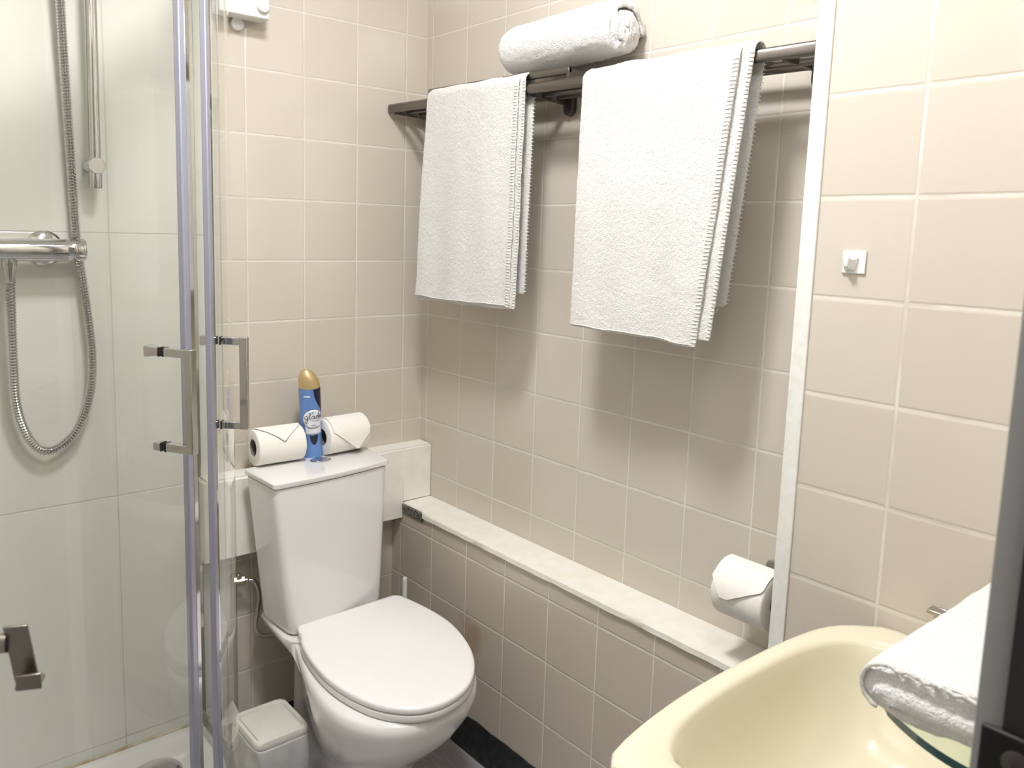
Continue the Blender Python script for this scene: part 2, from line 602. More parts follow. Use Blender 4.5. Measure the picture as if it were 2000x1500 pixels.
# ------------------------------------------------------------------ shower tray and quadrant enclosure
CXQ, CYQ, RQ = -1.20, -0.12, 0.55


def quad(off=0.0, win=0.006, n=28, z=0.0, xl=XL + 0.002):
    pts = [(xl + win, -0.0055 - win), (-0.65 + off, -0.0055 - win)]
    for k in range(n + 1):
        a = PI / 2 * k / n
        pts.append((CXQ + (RQ + off) * math.cos(a), CYQ - (RQ + off) * math.sin(a)))
    pts.append((xl + win, CYQ - RQ - off))
    return [Vector((x, y, z)) for x, y in pts]


st = thing('shower_tray', 'white quadrant shower tray in the corner behind the curved glass', 'shower tray', (-1.1, -0.35, 0))
rings = [quad(0.010, 0.0, z=0.0005), quad(0.010, 0.0, z=0.092), quad(0.009, 0.0, z=0.097), quad(0.006, 0.0, z=0.1),
         quad(-0.030, 0.024, z=0.1), quad(-0.037, 0.028, z=0.097), quad(-0.05, 0.040, z=0.074), quad(-0.062, 0.05, z=0.066), quad(-0.20, 0.16, z=0.062)]
obj('tray_body', loft(rings), M_CER, st, angle=60)
o = obj('drain_cover', lathe([(0.057, 0.0625), (0.057, 0.066), (0.052, 0.070), (0.036, 0.074), (0.002, 0.0755)], (-0.789, -0.088, 0), 40), M_CHROME, st)
tray_seal = obj('silicone_seal', box(XL + 0.004, -0.66, -0.010, -0.0053, 0.0995, 0.105), noisy('yellowed_silicone', (0.72, 0.68, 0.55), (0.45, 0.33, 0.16), 18, 0.5, 0.1), st)

se = thing('shower_enclosure', 'curved clear glass shower enclosure with two sliding doors, slightly open', 'shower enclosure', (-0.85, -0.45, 0.1))


def arcpt(deg, r, z=0.0):
    a = math.radians(deg)
    return Vector((CXQ + r * math.cos(a), CYQ - r * math.sin(a), z))


def arc_slab(a0, a1, r0, r1, z0, z1, n=24, bm=None):
    rings = []
    for k in range(n + 1):
        a = a0 + (a1 - a0) * k / n
        rings.append([arcpt(a, r0, z0), arcpt(a, r1, z0), arcpt(a, r1, z1), arcpt(a, r0, z1)])
    return loft(rings, bm=bm)


ZG0, ZG1 = 0.128, 1.93
# fixed panes
obj('fixed_pane', box(-0.6615, -0.656, -0.128, -0.024, ZG0, ZG1), M_GLASS, se, smooth=False)
obj('fixed_pane', box(XL + 0.02, -1.185, CYQ - RQ + 0.006, CYQ - RQ + 0.0115, ZG0, ZG1), M_GLASS, se, smooth=False)
obj('fixed_pane', arc_slab(0, 13, RQ - 0.0115, RQ - 0.006, ZG0, ZG1, 10), M_GLASS, se)
obj('fixed_pane', arc_slab(76, 90, RQ - 0.0115, RQ - 0.006, ZG0, ZG1, 10), M_GLASS, se)
# wall profiles
obj('wall_profile', box(-0.668, -0.648, -0.026, -0.0056, 0.1008, 1.95), M_CHROME, se, bevel=0.002)
obj('wall_profile', box(XL + 0.0005, XL + 0.022, CYQ - RQ - 0.004, CYQ - RQ + 0.016, 0.1008, 1.95), M_CHROME, se, bevel=0.002)


def rail(z0, z1, r0, r1):
    rings = []
    pth = [(-0.65, -0.0265)] + [None] * 31 + [(XL + 0.0225, CYQ - RQ)]
    for i in range(33):
        if i == 0:
            a, b = Vector((CXQ + r0, -0.0265, 0)), Vector((CXQ + r1, -0.0265, 0))
        elif i == 32:
            a, b = Vector((XL + 0.0225, CYQ - r0, 0)), Vector((XL + 0.0225, CYQ - r1, 0))
        else:
            th = 90 * (i - 1) / 30
            a, b = arcpt(th, r0), arcpt(th, r1)
        rings.append([a + Vector((0, 0, z0)), b + Vector((0, 0, z0)), b + Vector((0, 0, z1)), a + Vector((0, 0, z1))])
    return loft(rings)


obj('bottom_rail', rail(0.1005, 0.127, RQ - 0.020, RQ + 0.004), M_CHROME, se, bevel=0.002)
obj('top_rail', rail(1.93, 1.968, RQ - 0.022, RQ + 0.004), M_CHROME, se, bevel=0.002)


def sliding_door(a_free, a_far, sgn):
    """a_free: angle of the leading edge; sgn: +1 when the pane goes towards larger angles"""
    d = obj('sliding_door', arc_slab(a_free + sgn * 1.0, a_far, RQ - 0.003, RQ + 0.003, ZG0 + 0.003, ZG1 - 0.002, 24), M_GLASS, se)
    if sgn > 0:
        (c0_, c1_), (s0_, s1_) = (0.05, 1.35), (1.4, 3.0)
    else:
        (s0_, s1_), (c0_, c1_) = (0.05, 1.5), (1.55, 2.4)
    lo, hi = sorted((a_free + sgn * c0_, a_free + sgn * c1_))
    obj('door_stile', arc_slab(lo, hi, RQ - 0.0055, RQ + 0.0055, ZG0 + 0.002, ZG1 - 0.002, 3), M_CHROME, d, bevel=0.001)
    lo, hi = sorted((a_free + sgn * s0_, a_free + sgn * s1_))
    o = obj('door_seal', arc_slab(lo, hi, RQ - 0.0050, RQ + 0.0062, ZG0 + 0.002, ZG1 - 0.002, 3), M_LILAC, d, bevel=0.002)
    o['label'] = 'lilac grey strip along the door edge'
    return d


dl = sliding_door(49.6, 74, 1)
dr = sliding_door(44.0, 15, -1)


def handle(door, ang, d_out, d_in, ztop, zbot):
    n = arcpt(ang, 1) - Vector((CXQ, CYQ, 0))
    tt = Vector((n.y, -n.x, 0))
    g = arcpt(ang, RQ)
    zz = Vector((0, 0, 1))
    h = 0.0072
    bar_c = g + n * (d_out)
    bm = obox(bar_c + zz * ((ztop + zbot) / 2), n, tt, zz, h, h, (ztop - zbot) / 2)
    for z in (ztop - h, zbot + h):
        obox(g + n * ((d_out + 0.005) / 2) + zz * z, n, tt, zz, (d_out - 0.005) / 2, h * 0.95, h * 0.95, bm)
    hh = obj('door_handle', bm, M_CHROME, door, bevel=0.0014)
    for i, z in enumerate((ztop - h, zbot + h)):
        gk = obox(g + n * 0.0042 + zz * z, n, tt, zz, 0.0012, h, h)
        obox(g - n * 0.0042 + zz * z, n, tt, zz, 0.0012, h, h, gk)
        obj('gasket', gk, M_RUBBER, door)
        # inner finger pull: flares towards its end
        dd = d_in if i == 0 else d_in * 0.62
        fl = 1.35 if i == 0 else 1.0
        rings = []
        for s_, q in ((0.0056, 0.9), (0.012, 0.95), (dd - 0.004, 0.95 * fl), (dd, 0.8 * fl)):
            c = g - n * s_ + zz * z
            rings.append([c + tt * h * a * q + zz * h * b * q for a, b in ((-1, -1), (1, -1), (1, 1), (-1, 1))])
        obj('inner_knob', loft(rings), M_CHROME, door, bevel=0.0012)


handle(dl, 57.7, 0.050, 0.032, 1.131, 0.963)
handle(dr, 38.6, 0.0455, 0.032, 1.126, 0.957)

# ------------------------------------------------------------------ shower mixer, hose, riser
mx = thing('shower_mixer', 'chrome bar shower mixer on the pale shower wall', 'shower valve', (-1.0, -0.06, 1.265))
bm = lathe([(0.019, -0.930), (0.0225, -0.9285), (0.0225, -1.13), (0.019, -1.132)], (0, -0.062, 1.2655), 32, axis='x')
obj('valve_body', bm, M_CHROME, mx)
bm = lathe([(0.0225, -0.929), (0.0235, -0.927), (0.0235, -0.897), (0.0215, -0.893), (0.016, -0.8915)], (0, -0.062, 1.2665), 32, axis='x')
obj('temperature_knob', bm, M_CHROME, mx)
for x in (-0.957, -1.105):
    bm = lathe([(0.036, -0.0052), (0.036, -0.008), (0.030, -0.013), (0.016, -0.016), (0.013, -0.045)], (x, 0, 1.268), 32, axis='y')
    obj('wall_flange', bm, M_CHROME, mx)
bm = lathe([(0.014, 1.248), (0.014, 1.236), (0.0115, 1.232), (0.0115, 1.222), (0.0095, 1.218), (0.0095, 1.200)], (-1.03, -0.062, 0), 24)
obj('hose_outlet', bm, M_CHROME, mx)

hs = [(-1.03, -0.062, 1.205), (-1.031, -0.061, 1.15), (-1.031, -0.055, 1.05), (-1.027, -0.045, 0.95), (-1.005, -0.036, 0.875),
      (-0.968, -0.034, 0.846), (-0.92, -0.034, 0.878), (-0.888, -0.034, 0.955), (-0.8795, -0.032, 1.04), (-0.886, -0.028, 1.15), (-0.897, -0.022, 1.265),
      (-0.9015, -0.022, 1.35), (-0.909, -0.03, 1.55), (-0.9155, -0.04, 1.76), (-0.918, -0.06, 1.90), (-0.905, -0.085, 1.985)]
P = resample(catmull(hs, 14), 0.0030)
ho = tag(obj('shower_hose', tube(P, 0.0088, 16, ridge=0.0013), M_CHROME, angle=25), 'ribbed chrome shower hose looping below the bar mixer', 'hose')

rr = thing('riser_rail', 'vertical chrome riser rail on the shower wall right of the hose', 'shower rail', (-0.864, -0.05, 1.39))
obj('rail_tube', tube([(-0.8645, -0.05, 1.398), (-0.8600, -0.05, 2.06)], 0.0118, 28), M_CHROME, rr)
obj('rail_end', lathe([(0.0125, 1.393), (0.0135, 1.396), (0.0135, 1.428), (0.0125, 1.431)], (-0.8645, -0.05, 0), 28), M_CHROME, rr)
bm = cyl((-0.8645, -0.036, 1.4385), (-0.8645, -0.0055, 1.4385), 0.0145, 28)
obj('wall_mount', bm, M_CHROME, rr, bevel=0.001)
bm = lathe([(0.0165, -0.0665), (0.0165, -0.050), (0.0165, -0.036), (0.0145, -0.034)], (-0.8645, 0, 1.4385), 32, axis='y')
obj('clamp_cap', bm, M_CHROME, rr, bevel=0.001)
obj('upper_wall_mount', cyl((-0.8605, -0.04, 2.02), (-0.8605, -0.0055, 2.02), 0.0145, 28), M_CHROME, rr)
# ------------------------------------------------------------------ wall heater at the top left
wh = thing('wall_heater', 'white wall heater box with round dial above the toilet, at the top edge', 'heater', (-0.53, -0.03, 1.8))
obj('heater_case', box(-0.600, -0.4815, -0.058, -0.012, 1.794, 1.93), M_WPLAST, wh, bevel=0.003)
obj('back_plate', box(-0.592, -0.492, -0.012, -0.0003, 1.80, 1.922), M_WPLAST, wh, smooth=False)
bm = lathe([(0.0145, -0.0582), (0.0145, -0.066), (0.0125, -0.069), (0.002, -0.0695)], (-0.5, 0, 1.8195), 28, axis='y')
obj('dial', bm, M_WPLAST, wh)
bm = lathe([(0.0145, -0.0005), (0.0145, -0.012), (0.004, -0.0125)], (-0.5395, 0, 1.784), 20, axis='y')
obj('lower_fixing', bm, M_WPLAST, wh)

# ------------------------------------------------------------------ toilet
to = thing('toilet', 'white close-coupled toilet with closed lid in the corner', 'toilet', (-0.39, -0.35, 0))


def lean(x, y, f=0.10):
    return x + (y + 0.25) * f


def pan_ring(z, cx, yb, yf, w, wb, n=56, p=2.25, ym=None):
    """horseshoe outline: narrow back at yb, round front at yf"""
    ym = ym if ym is not None else yf + w * 1.15
    out = []
    h = n // 2
    for k in range(h):                       # round front, from left to right
        a = PI * k / (h - 1)
        ca, sa = math.cos(a), math.sin(a)
        x = -w * (abs(ca) ** (2 / p)) * (1 if ca > 0 else -1)
        y = ym - (ym - yf) * (abs(sa) ** (2 / p))
        out.append((x, y))
    q = n - h
    side = q // 3
    for k in range(1, side + 1):
        t = k / (side + 1)
        s = t * t * (3 - 2 * t)
        out.append((w + (wb - w) * s, ym + (yb - ym) * t))
    m = q - 2 * side
    for k in range(m):
        t = (k + 0.5) / m
        out.append((wb - 2 * wb * t, yb))
    for k in range(side, 0, -1):
        t = k / (side + 1)
        s = t * t * (3 - 2 * t)
        out.append((-(w + (wb - w) * s), ym + (yb - ym) * t))
    return [Vector((lean(cx + x, y), y, z)) for x, y in out]


cxp = -0.383
rings = [pan_ring(0.0006, cxp, -0.10, -0.50, 0.115, 0.10),
         pan_ring(0.04, cxp, -0.10, -0.49, 0.108, 0.095),
         pan_ring(0.12, cxp, -0.10, -0.50, 0.108, 0.093),
         pan_ring(0.17, cxp, -0.10, -0.54, 0.122, 0.092),
         pan_ring(0.22, cxp, -0.10, -0.595, 0.142, 0.092),
         pan_ring(0.27, cxp, -0.10, -0.645, 0.161, 0.092),
         pan_ring(0.32, cxp, -0.095, -0.680, 0.174, 0.10),
         pan_ring(0.355, cxp, -0.09, -0.693, 0.179, 0.115),
         pan_ring(0.372, cxp, -0.09, -0.690, 0.177, 0.12),
         pan_ring(0.3775, cxp, -0.09, -0.682, 0.170, 0.118),
         pan_ring(0.3785, cxp, -0.10, -0.64, 0.13, 0.10)]
obj('bowl', loft(rings), M_CER, to, angle=70)
# pan deck that carries the cistern
rings = []
for z, g in ((0.325, -0.045), (0.352, -0.012), (0.378, 0.0), (0.386, -0.004)):
    pts = [(-0.535 - g, -0.095 - g), (-0.545 - g, -0.235), (-0.535, -0.262 + g), (-0.50, -0.30 + g), (-0.30, -0.27 + g), (-0.258 + g, -0.235), (-0.262 + g, -0.075 - g)]
    rings.append([Vector((x, y, z)) for x, y in pts])
obj('pan_deck', loft(rings), M_CER, to, bevel=0.006, seg=3)

lidpts = [(-0.5107, -0.2506), (-0.5225, -0.272), (-0.5268, -0.2925), (-0.5447, -0.3366), (-0.5588, -0.41), (-0.5643, -0.488), (-0.5565, -0.560), (-0.5345, -0.628), (-0.492, -0.680), (-0.437, -0.7005), (-0.378, -0.694),
          (-0.323, -0.664), (-0.273, -0.607), (-0.238, -0.535), (-0.2165, -0.45), (-0.2145, -0.375), (-0.2225, -0.305), (-0.230, -0.268), (-0.2335, -0.254), (-0.2456, -0.2445), (-0.262, -0.243), (-0.38, -0.246), (-0.49, -0.2475)]
lo_ = catmull([(x, y, 0) for x, y in lidpts], 5, True)
cen = Vector((-0.386, -0.46, 0))


def sc(pts, off, z):
    out = []
    n = len(pts)
    for i, p in enumerate(pts):
        tg = (pts[(i + 1) % n] - pts[i - 1]).normalized()
        nr = Vector((tg.y, -tg.x, 0))
        if nr.dot(p - cen) < 0:
            nr = -nr
        out.append(Vector((p.x + nr.x * off, p.y + nr.y * off, z)))
    return out


ro = resample(lo_, 0.011, True)
bm = loft([sc(ro, -0.006, 0.3975), sc(ro, -0.001, 0.3985), sc(ro, 0, 0.402), sc(ro, 0, 0.4075), sc(ro, -0.0022, 0.4105), sc(ro, -0.006, 0.4115), sc(ro, -0.014, 0.4119)])
obj('lid', bm, M_SEAT, to, angle=60)
bm = loft([sc(ro, -0.010, 0.3790), sc(ro, -0.002, 0.3805), sc(ro, 0.0, 0.386), sc(ro, -0.001, 0.3935), sc(ro, -0.006, 0.3955), sc(ro, -0.012, 0.3962)])
obj('seat', bm, M_SEAT, to, angle=60)
obj('hinge', cyl((-0.50, -0.243, 0.388), (-0.44, -0.243, 0.388), 0.009, 16), M_SEAT, to)
obj('hinge', cyl((-0.32, -0.240, 0.388), (-0.26, -0.240, 0.388), 0.009, 16), M_SEAT, to)


def rquad(q, r, z, bow=0.0, n=5):
    """rounded quadrilateral, q: corners rear-left, front-left, front-right, rear-right"""
    out = []
    Q = [Vector((*p, 0)) for p in q]
    for i in range(4):
        p = Q[i]
        a = (Q[i - 1] - p).normalized()
        b = (Q[(i + 1) % 4] - p).normalized()
        s, e = p + a * r, p + b * r
        for k in range(n + 1):
            t = k / n
            out.append(((1 - t) ** 2 * s + 2 * t * (1 - t) * p + t * t * e))
        if i == 1 and bow:
            nx = (Q[2] - Q[1]).normalized()
            nn = Vector((nx.y, -nx.x, 0))
            for k in range(1, 8):
                t = k / 8
                s2, e2 = Q[1] + nx * r, Q[2] - nx * r
                out.append(s2.lerp(e2, t) + nn * bow * math.sin(PI * t))
    return [Vector((v.x, v.y, z)) for v in out]


def lerpq(a, b, t):
    return [(p[0] + (q[0] - p[0]) * t, p[1] + (q[1] - p[1]) * t) for p, q in zip(a, b)]


QT = [(-0.5705, -0.0980), (-0.5655, -0.2495), (-0.2515, -0.2180), (-0.2345, -0.0605)]
QB = [(-0.5440, -0.1120), (-0.5320, -0.2600), (-0.2600, -0.2165), (-0.2600, -0.0800)]
rings = []
for z, t, g in ((0.387, 0, 0.012), (0.392, 0, 0.004), (0.402, 0, 0), (0.52, 0.36, 0), (0.64, 0.72, 0), (0.735, 1, 0), (0.742, 1, 0.0)):
    q = lerpq(QB, QT, t)
    c = (sum(p[0] for p in q) / 4, sum(p[1] for p in q) / 4)
    q = [(p[0] + (c[0] - p[0]) * g * 6, p[1] + (c[1] - p[1]) * g * 6) for p in q]
    rings.append(rquad(q, 0.026 - 0.006 * t, z, 0.008))
obj('cistern', loft(rings), M_CER, to, angle=50)


def grow(q, d):
    c = (sum(p[0] for p in q) / 4, sum(p[1] for p in q) / 4)
    out = []
    for p in q:
        v = Vector((p[0] - c[0], p[1] - c[1]))
        out.append((p[0] + d * (1 if v.x > 0 else -1), p[1] + d * (1 if v.y > 0 else -1)))
    return out


rings = [rquad(grow(QT, -0.0015), 0.012, 0.7430, 0.008), rquad(grow(QT, -0.001), 0.012, 0.7455, 0.008), rquad(grow(QT, 0.003), 0.012, 0.7460, 0.009), rquad(grow(QT, 0.0035), 0.012, 0.7470, 0.009),
         rquad(grow(QT, 0.0035), 0.012, 0.7555, 0.009), rquad(grow(QT, 0.0025), 0.012, 0.7568, 0.009), rquad(grow(QT, 0.0005), 0.011, 0.7572, 0.009)]
cl_ = obj('cistern_lid', loft(rings), M_CER, to, angle=28)
bm = bmesh.new()
bc = (-0.3905, -0.1300)
for sgn in (0, 1):
    pts = []
    for k in range(15):
        a = PI * k / 14 + sgn * PI
        pts.append((bc[0] + 0.0245 * math.cos(a + 0.3), bc[1] + 0.0165 * math.sin(a + 0.3)))
    prism(pts, 0.7575, 0.7605 - 0.0008 * sgn, bm)
obj('flush_button', bm, M_CHROME, cl_, bevel=0.0006)
bm = lathe([(0.0275, 0.7572), (0.0275, 0.7585), (0.0255, 0.7592), (0.0240, 0.7582)], (0, 0, 0), 36)
bmesh.ops.transform(bm, matrix=Matrix.Translation((bc[0], bc[1], 0)) @ Matrix.Diagonal((1, 0.72, 1, 1)), verts=bm.verts)
obj('button_ring', bm, M_CHROME, cl_)

# water supply: angle valve and braided hose
av = thing('angle_valve', 'small brass-coloured compression fitting on the wall left of the cistern', 'valve', (-0.56, -0.03, 0.454))
bm = cyl((-0.566, -0.0003, 0.455), (-0.566, -0.03, 0.455), 0.008, 16)
obj('wall_stub', bm, M_BRASS, av)
bm = cyl((-0.576, -0.032, 0.454), (-0.551, -0.040, 0.4545), 0.0125, 6)
cyl((-0.551, -0.040, 0.4545), (-0.543, -0.044, 0.4545), 0.0075, 16, bm)
obj('hex_nut', bm, M_BRASS, av, bevel=0.001)
obj('lever', obox((-0.566, -0.040, 0.470), (1, 0, 0), (0, 1, 0), (0, 0, 1), 0.006, 0.006, 0.006), M_BRASS, av, bevel=0.002)
P = resample(catmull([(-0.5435, -0.044, 0.4545), (-0.530, -0.052, 0.449), (-0.5225, -0.060, 0.415), (-0.5335, -0.070, 0.375), (-0.541, -0.078, 0.345), (-0.530, -0.084, 0.322), (-0.510, -0.088, 0.317), (-0.488, -0.088, 0.317)], 10), 0.002)
tag(obj('supply_hose', tube(P, 0.0056, 10, ridge=0.0003), M_BRAID, angle=180), 'thin braided steel water hose curving left of the cistern', 'hose')

# toilet brush
tb = thing('toilet_brush', 'white toilet brush, only its upright handle showing behind the lid', 'toilet brush', (-0.132, -0.125, 0))
obj('brush_handle', lathe([(0.0068, 0.11), (0.0068, 0.376), (0.0068, 0.3815), (0.005, 0.385), (0.001, 0.3855)], (-0.132, -0.125, 0), 18), M_WPLAST, tb)
obj('brush_holder', lathe([(0.032, 0.0006), (0.033, 0.01), (0.030, 0.12), (0.026, 0.125), (0.009, 0.127)], (-0.1395, -0.125, 0), 28), M_WPLAST, tb)

# ------------------------------------------------------------------ pedal bin with liner
bn = thing('waste_bin', 'white plastic waste bin with liner between shower and toilet', 'bin', (-0.602, -0.315, 0))
BX0, BX1, BY0, BY1 = -0.672, -0.547, -0.383, -0.243
bcx, bcy = (BX0 + BX1) / 2, (BY0 + BY1) / 2


def brect(s, z, r=0.02, wob=0.0, seed=0):
    hx, hy = (BX1 - BX0) / 2 * s, (BY1 - BY0) / 2 * s
    q = [(bcx - hx, bcy + hy), (bcx - hx, bcy - hy), (bcx + hx, bcy - hy), (bcx + hx, bcy + hy)]
    base = rquad(q, r, z, 0, 4)
    base = [p.lerp(base[(i + 1) % len(base)], t) for i, p in enumerate(base) for t in ((0, .25, .5, .75) if (base[(i + 1) % len(base)] - p).length > 0.02 else (0,))]
    if wob:
        out = []
        for p in base:
            an_ = math.atan2(p.y - bcy, p.x - bcx)
            nz = noise.noise(Vector((p.x * 38, p.y * 38, seed + z * 9))) + 0.5 * math.sin(an_ * 11 + z * 30)
            d = Vector((p.x - bcx, p.y - bcy, 0)).normalized()
            out.append(p + d * wob * nz + Vector((0, 0, 0.5 * wob * noise.noise(Vector((p.x * 50, p.y * 50, seed + 5))))))
        return out
    return base


BZ = 0.028
obj('bin_body', loft([brect(0.74, 0.0008), brect(0.76, 0.01), brect(0.88, 0.195 + BZ), brect(0.9, 0.199 + BZ)]), M_BIN, bn)
rr_ = [brect(0.985, 0.197 + BZ), brect(1.0, 0.201 + BZ), brect(1.0, 0.211 + BZ), brect(0.97, 0.2155 + BZ), brect(0.88, 0.217 + BZ), brect(0.85, 0.2145 + BZ), brect(0.83, 0.210 + BZ)]
lid = obj('bin_lid', loft(rr_), M_BIN, bn, angle=50)
bm = loft([brect(0.79, 0.2105 + BZ, 0.012), brect(0.79, 0.2128 + BZ, 0.012), brect(0.77, 0.2136 + BZ, 0.012)])
obj('swing_flap', bm, M_BIN, lid)
lr = []
for i in range(15):
    t = i / 14
    z = 0.200 + BZ - 0.15 * t
    lr.append(brect(1.02 + 0.05 * math.sin(t * 2.6) - 0.09 * t, z, 0.02, 0.008 * min(1, t * 4 + 0.15), 2))
o = obj('bin_liner', loft(lr, True, False, False), M_BAG, bn, angle=180, sub=1)
md = o.modifiers.new('solid', 'SOLIDIFY')
md.thickness = 0.0008

# ------------------------------------------------------------------ towel rack
rk = thing('towel_rack', 'dark metal towel rack of parallel bars across the right wall', 'towel rack', (-0.08, -0.6, 1.62))


def flatbar(x, y0, z0, y1, z1, hh, hw, n=14):
    rings = []
    for y, z, s in ((y0, z0, 0.6), (y0 + (y1 - y0) * 0.003, z0, 1), (y1 - (y1 - y0) * 0.003, z1, 1), (y1, z1, 0.6)):
        ring = []
        for k in range(n):
            a = 2 * PI * k / n
            ca, sa = math.cos(a), math.sin(a)
            ring.append(Vector((x + hw * s * math.copysign(abs(ca) ** 0.7, ca), y, z + hh * s * math.copysign(abs(sa) ** 0.7, sa))))
        rings.append(ring)
    return loft(rings)


def fz(y):                       # front bar height along the wall
    return 1.6425 + (y + 0.006) * 0.0225


obj('front_bar', flatbar(-0.122, -0.003, fz(0), -1.206, fz(-1.206), 0.0112, 0.006), M_RACK, rk)
obj('middle_bar', flatbar(-0.080, -0.02, 1.640, -1.206, 1.6095, 0.0095, 0.006), M_RACK, rk)
obj('back_bar', flatbar(-0.040, -0.02, 1.640, -1.206, 1.6095, 0.0095, 0.006), M_RACK, rk)
obj('upper_bar', flatbar(-0.118, -0.18, 1.6655, -0.672, 1.6545, 0.008, 0.005), M_RACK, rk)


def arm(y, z, y2=None, z2=None):
    y2 = y if y2 is None else y2
    z2 = z if z2 is None else z2
    rings = []
    for x, yy, zz, h in ((-0.122, y, z, 0.010), (-0.06, (y + y2) / 2, (z + z2) / 2, 0.011), (-0.003, y2, z2, 0.013)):
        rings.append([Vector((x, yy - 0.004, zz - h)), Vector((x, yy + 0.004, zz - h)), Vector((x, yy + 0.004, zz + h)), Vector((x, yy - 0.004, zz + h))])
    return loft(rings)


obj('bracket_arm', arm(-0.028, 1.636), M_RACK2, rk, bevel=0.001)
obj('bracket_arm', arm(-0.552, 1.626, -0.5575, 1.620), M_RACK2, rk, bevel=0.001)
obj('bracket_arm', arm(-0.668, 1.648, -0.668, 1.640), M_RACK2, rk, bevel=0.001)
obj('bracket_arm', arm(-1.15, 1.613), M_RACK2, rk, bevel=0.001)


def wallplate(y, z0, z1, w=0.0155):
    pts = []
    for k in range(13):
        a = PI * k / 12
        pts.append((y + w * math.cos(a), z1 - w + w * math.sin(a)))
    for k in range(13):
        a = PI + PI * k / 12
        pts.append((y + w * math.cos(a), z0 + w + w * math.sin(a)))
    return loft([[Vector((x, p[0], p[1])) for p in pts] for x in (-0.0003, -0.014)])


obj('wall_plate', wallplate(-0.563, 1.585, 1.655), M_RACK2, rk, bevel=0.003)
obj('wall_plate', wallplate(-1.15, 1.575, 1.645), M_RACK2, rk, bevel=0.003)
obj('wall_plate', wallplate(-0.028, 1.598, 1.668, 0.012), M_RACK2, rk, bevel=0.003)

# ------------------------------------------------------------------ hanging towels


def towel(name, label, YT, YB, zt, zbf, zbb, xf, xb, layers, seed):
    """YT/YB: (far,near) y at the top / bottom; layers: list of (inset, near shift, drop difference)"""
    root = thing(name, label, 'towel', ((xf + xb) / 2, (YT[0] + YT[1]) / 2, zt), group='white towels on the rack')
    ztop = zt
    for li, (ins, sh, dz, wf) in enumerate(layers):
        r = (xb - xf) / 2 - ins
        xc = (xb + xf) / 2
        prof = []           # (x, z, t) from front bottom over the bar to back bottom
        nz = 46
        zc = ztop - r - 0.0
        zb = zbf + dz
        for i in range(nz + 1):
            t = i / nz
            prof.append((xc - r, zb + (zc - zb) * t, 1 - t, 0))
        for i in range(1, 10):
            a = PI - PI * i / 10
            prof.append((xc + r * math.cos(a), zc + r * math.sin(a) * 0.85, 0, 1))
        zb2 = zbb + dz
        nb = 30
        for i in range(nb + 1):
            t = i / nb
            prof.append((xc + r, zc + (zb2 - zc) * t, t, 2))
        nu = 44
        rings = []
        for (x, z, t, part) in prof:
            row = []
            for k in range(nu + 1):
                u = k / nu
                yt = YT[0] + (YT[1] - YT[0]) * u
                yb = YB[0] + (YB[1] - YB[0]) * u
                y = yt + (yb - yt) * t + sh * (u ** 6)
                amp = (0.011 * t + 0.001) * wf
                wv = amp * math.sin(u * 9.0 + seed + t * 1.5) + 0.6 * amp * math.sin(u * 17 + seed * 2 - t * 2.5) + 0.006 * t * noise.noise(Vector((u * 3, z * 6, seed + li)))
                wv2 = 0.0013 * noise.noise(Vector((y * 30, z * 30, seed)))
                xx = x
                if part == 0:
                    xx -= wv * 0.8 + wv2 + 0.006 * t
                elif part == 2:
                    xx += min(0.012, max(-0.010, wv * 0.5)) * 0.6
                else:
                    xx += wv2
                zz = z + (0.004 * noise.noise(Vector((u * 5, seed, li))) + SAG[0] * (u) + SAG[1] * u * u * t) * (1 if part != 1 else 1)
                row.append(Vector((xx, y, zz)))
            rings.append(row)
        bm = loft(rings, False, False, False)
        o = obj('towel_layer', bm, M_TERRY, root, angle=180)
        md = o.modifiers.new('solid', 'SOLIDIFY')
        md.thickness = 0.0055
        md.offset = 0
        md = o.modifiers.new('subd', 'SUBSURF')
        md.levels = 1
        md.render_levels = 2
        tx = bpy.data.textures.new('terry_pile', 'CLOUDS')
        tx.noise_scale = 0.0045
        tx.noise_depth = 2
        md = o.modifiers.new('pile', 'DISPLACE')
        md.texture = tx
        md.texture_coords = 'LOCAL'
        md.strength = 0.0022
        md.mid_level = 0.5
        # overlocked hem along the near edge (front) and bottom
        sb = bmesh.new()
        front = rings[:nz + 1]
        nrm = Vector((-1, 0, 0))

        def samp(ti, ui):
            a = min(nz - 1, int(ti))
            f = ti - a
            b = min(nu - 1, int(ui))
            g = ui - b
            return (front[a][b] * (1 - f) + front[a + 1][b] * f) * (1 - g) + (front[a][b + 1] * (1 - f) + front[a + 1][b + 1] * f) * g
        k = 0.2
        while k < nz - 0.3:
            p = samp(k, nu * (0.968 if li == 0 else 0.985))
            q = samp(k + random.uniform(-.1, .1), nu * 0.999)
            tube([p + nrm * 0.0026, (p + q) / 2 + nrm * 0.0034, q + nrm * 0.0022], 0.0010, 5, bm=sb)
            k += 0.62
        if li == 0:
            pts = [samp(0.45, nu * j / 60) + nrm * 0.0035 for j in range(60)]
            tube(pts, 0.0009, 5, ridge=0.0004, bm=sb)
        obj('stitched_hem', sb, M_STITCH, root, angle=180)
        sb = bmesh.new()
        # back-edge whip stitch
        back = rings[nz + 10:]
        for i in range(0, len(back) - 1):
            for f in (0, 0.5):
                p = back[i][nu] * (1 - f) + back[i + 1][nu] * f
                tube([p + Vector((-0.004, 0, 0)), p + Vector((0, -0.003, 0.0005)), p + Vector((0.004, 0, 0.001))], 0.0007, 5, bm=sb)
        obj('back_hem', sb, M_STITCH, root, angle=180)
    return root


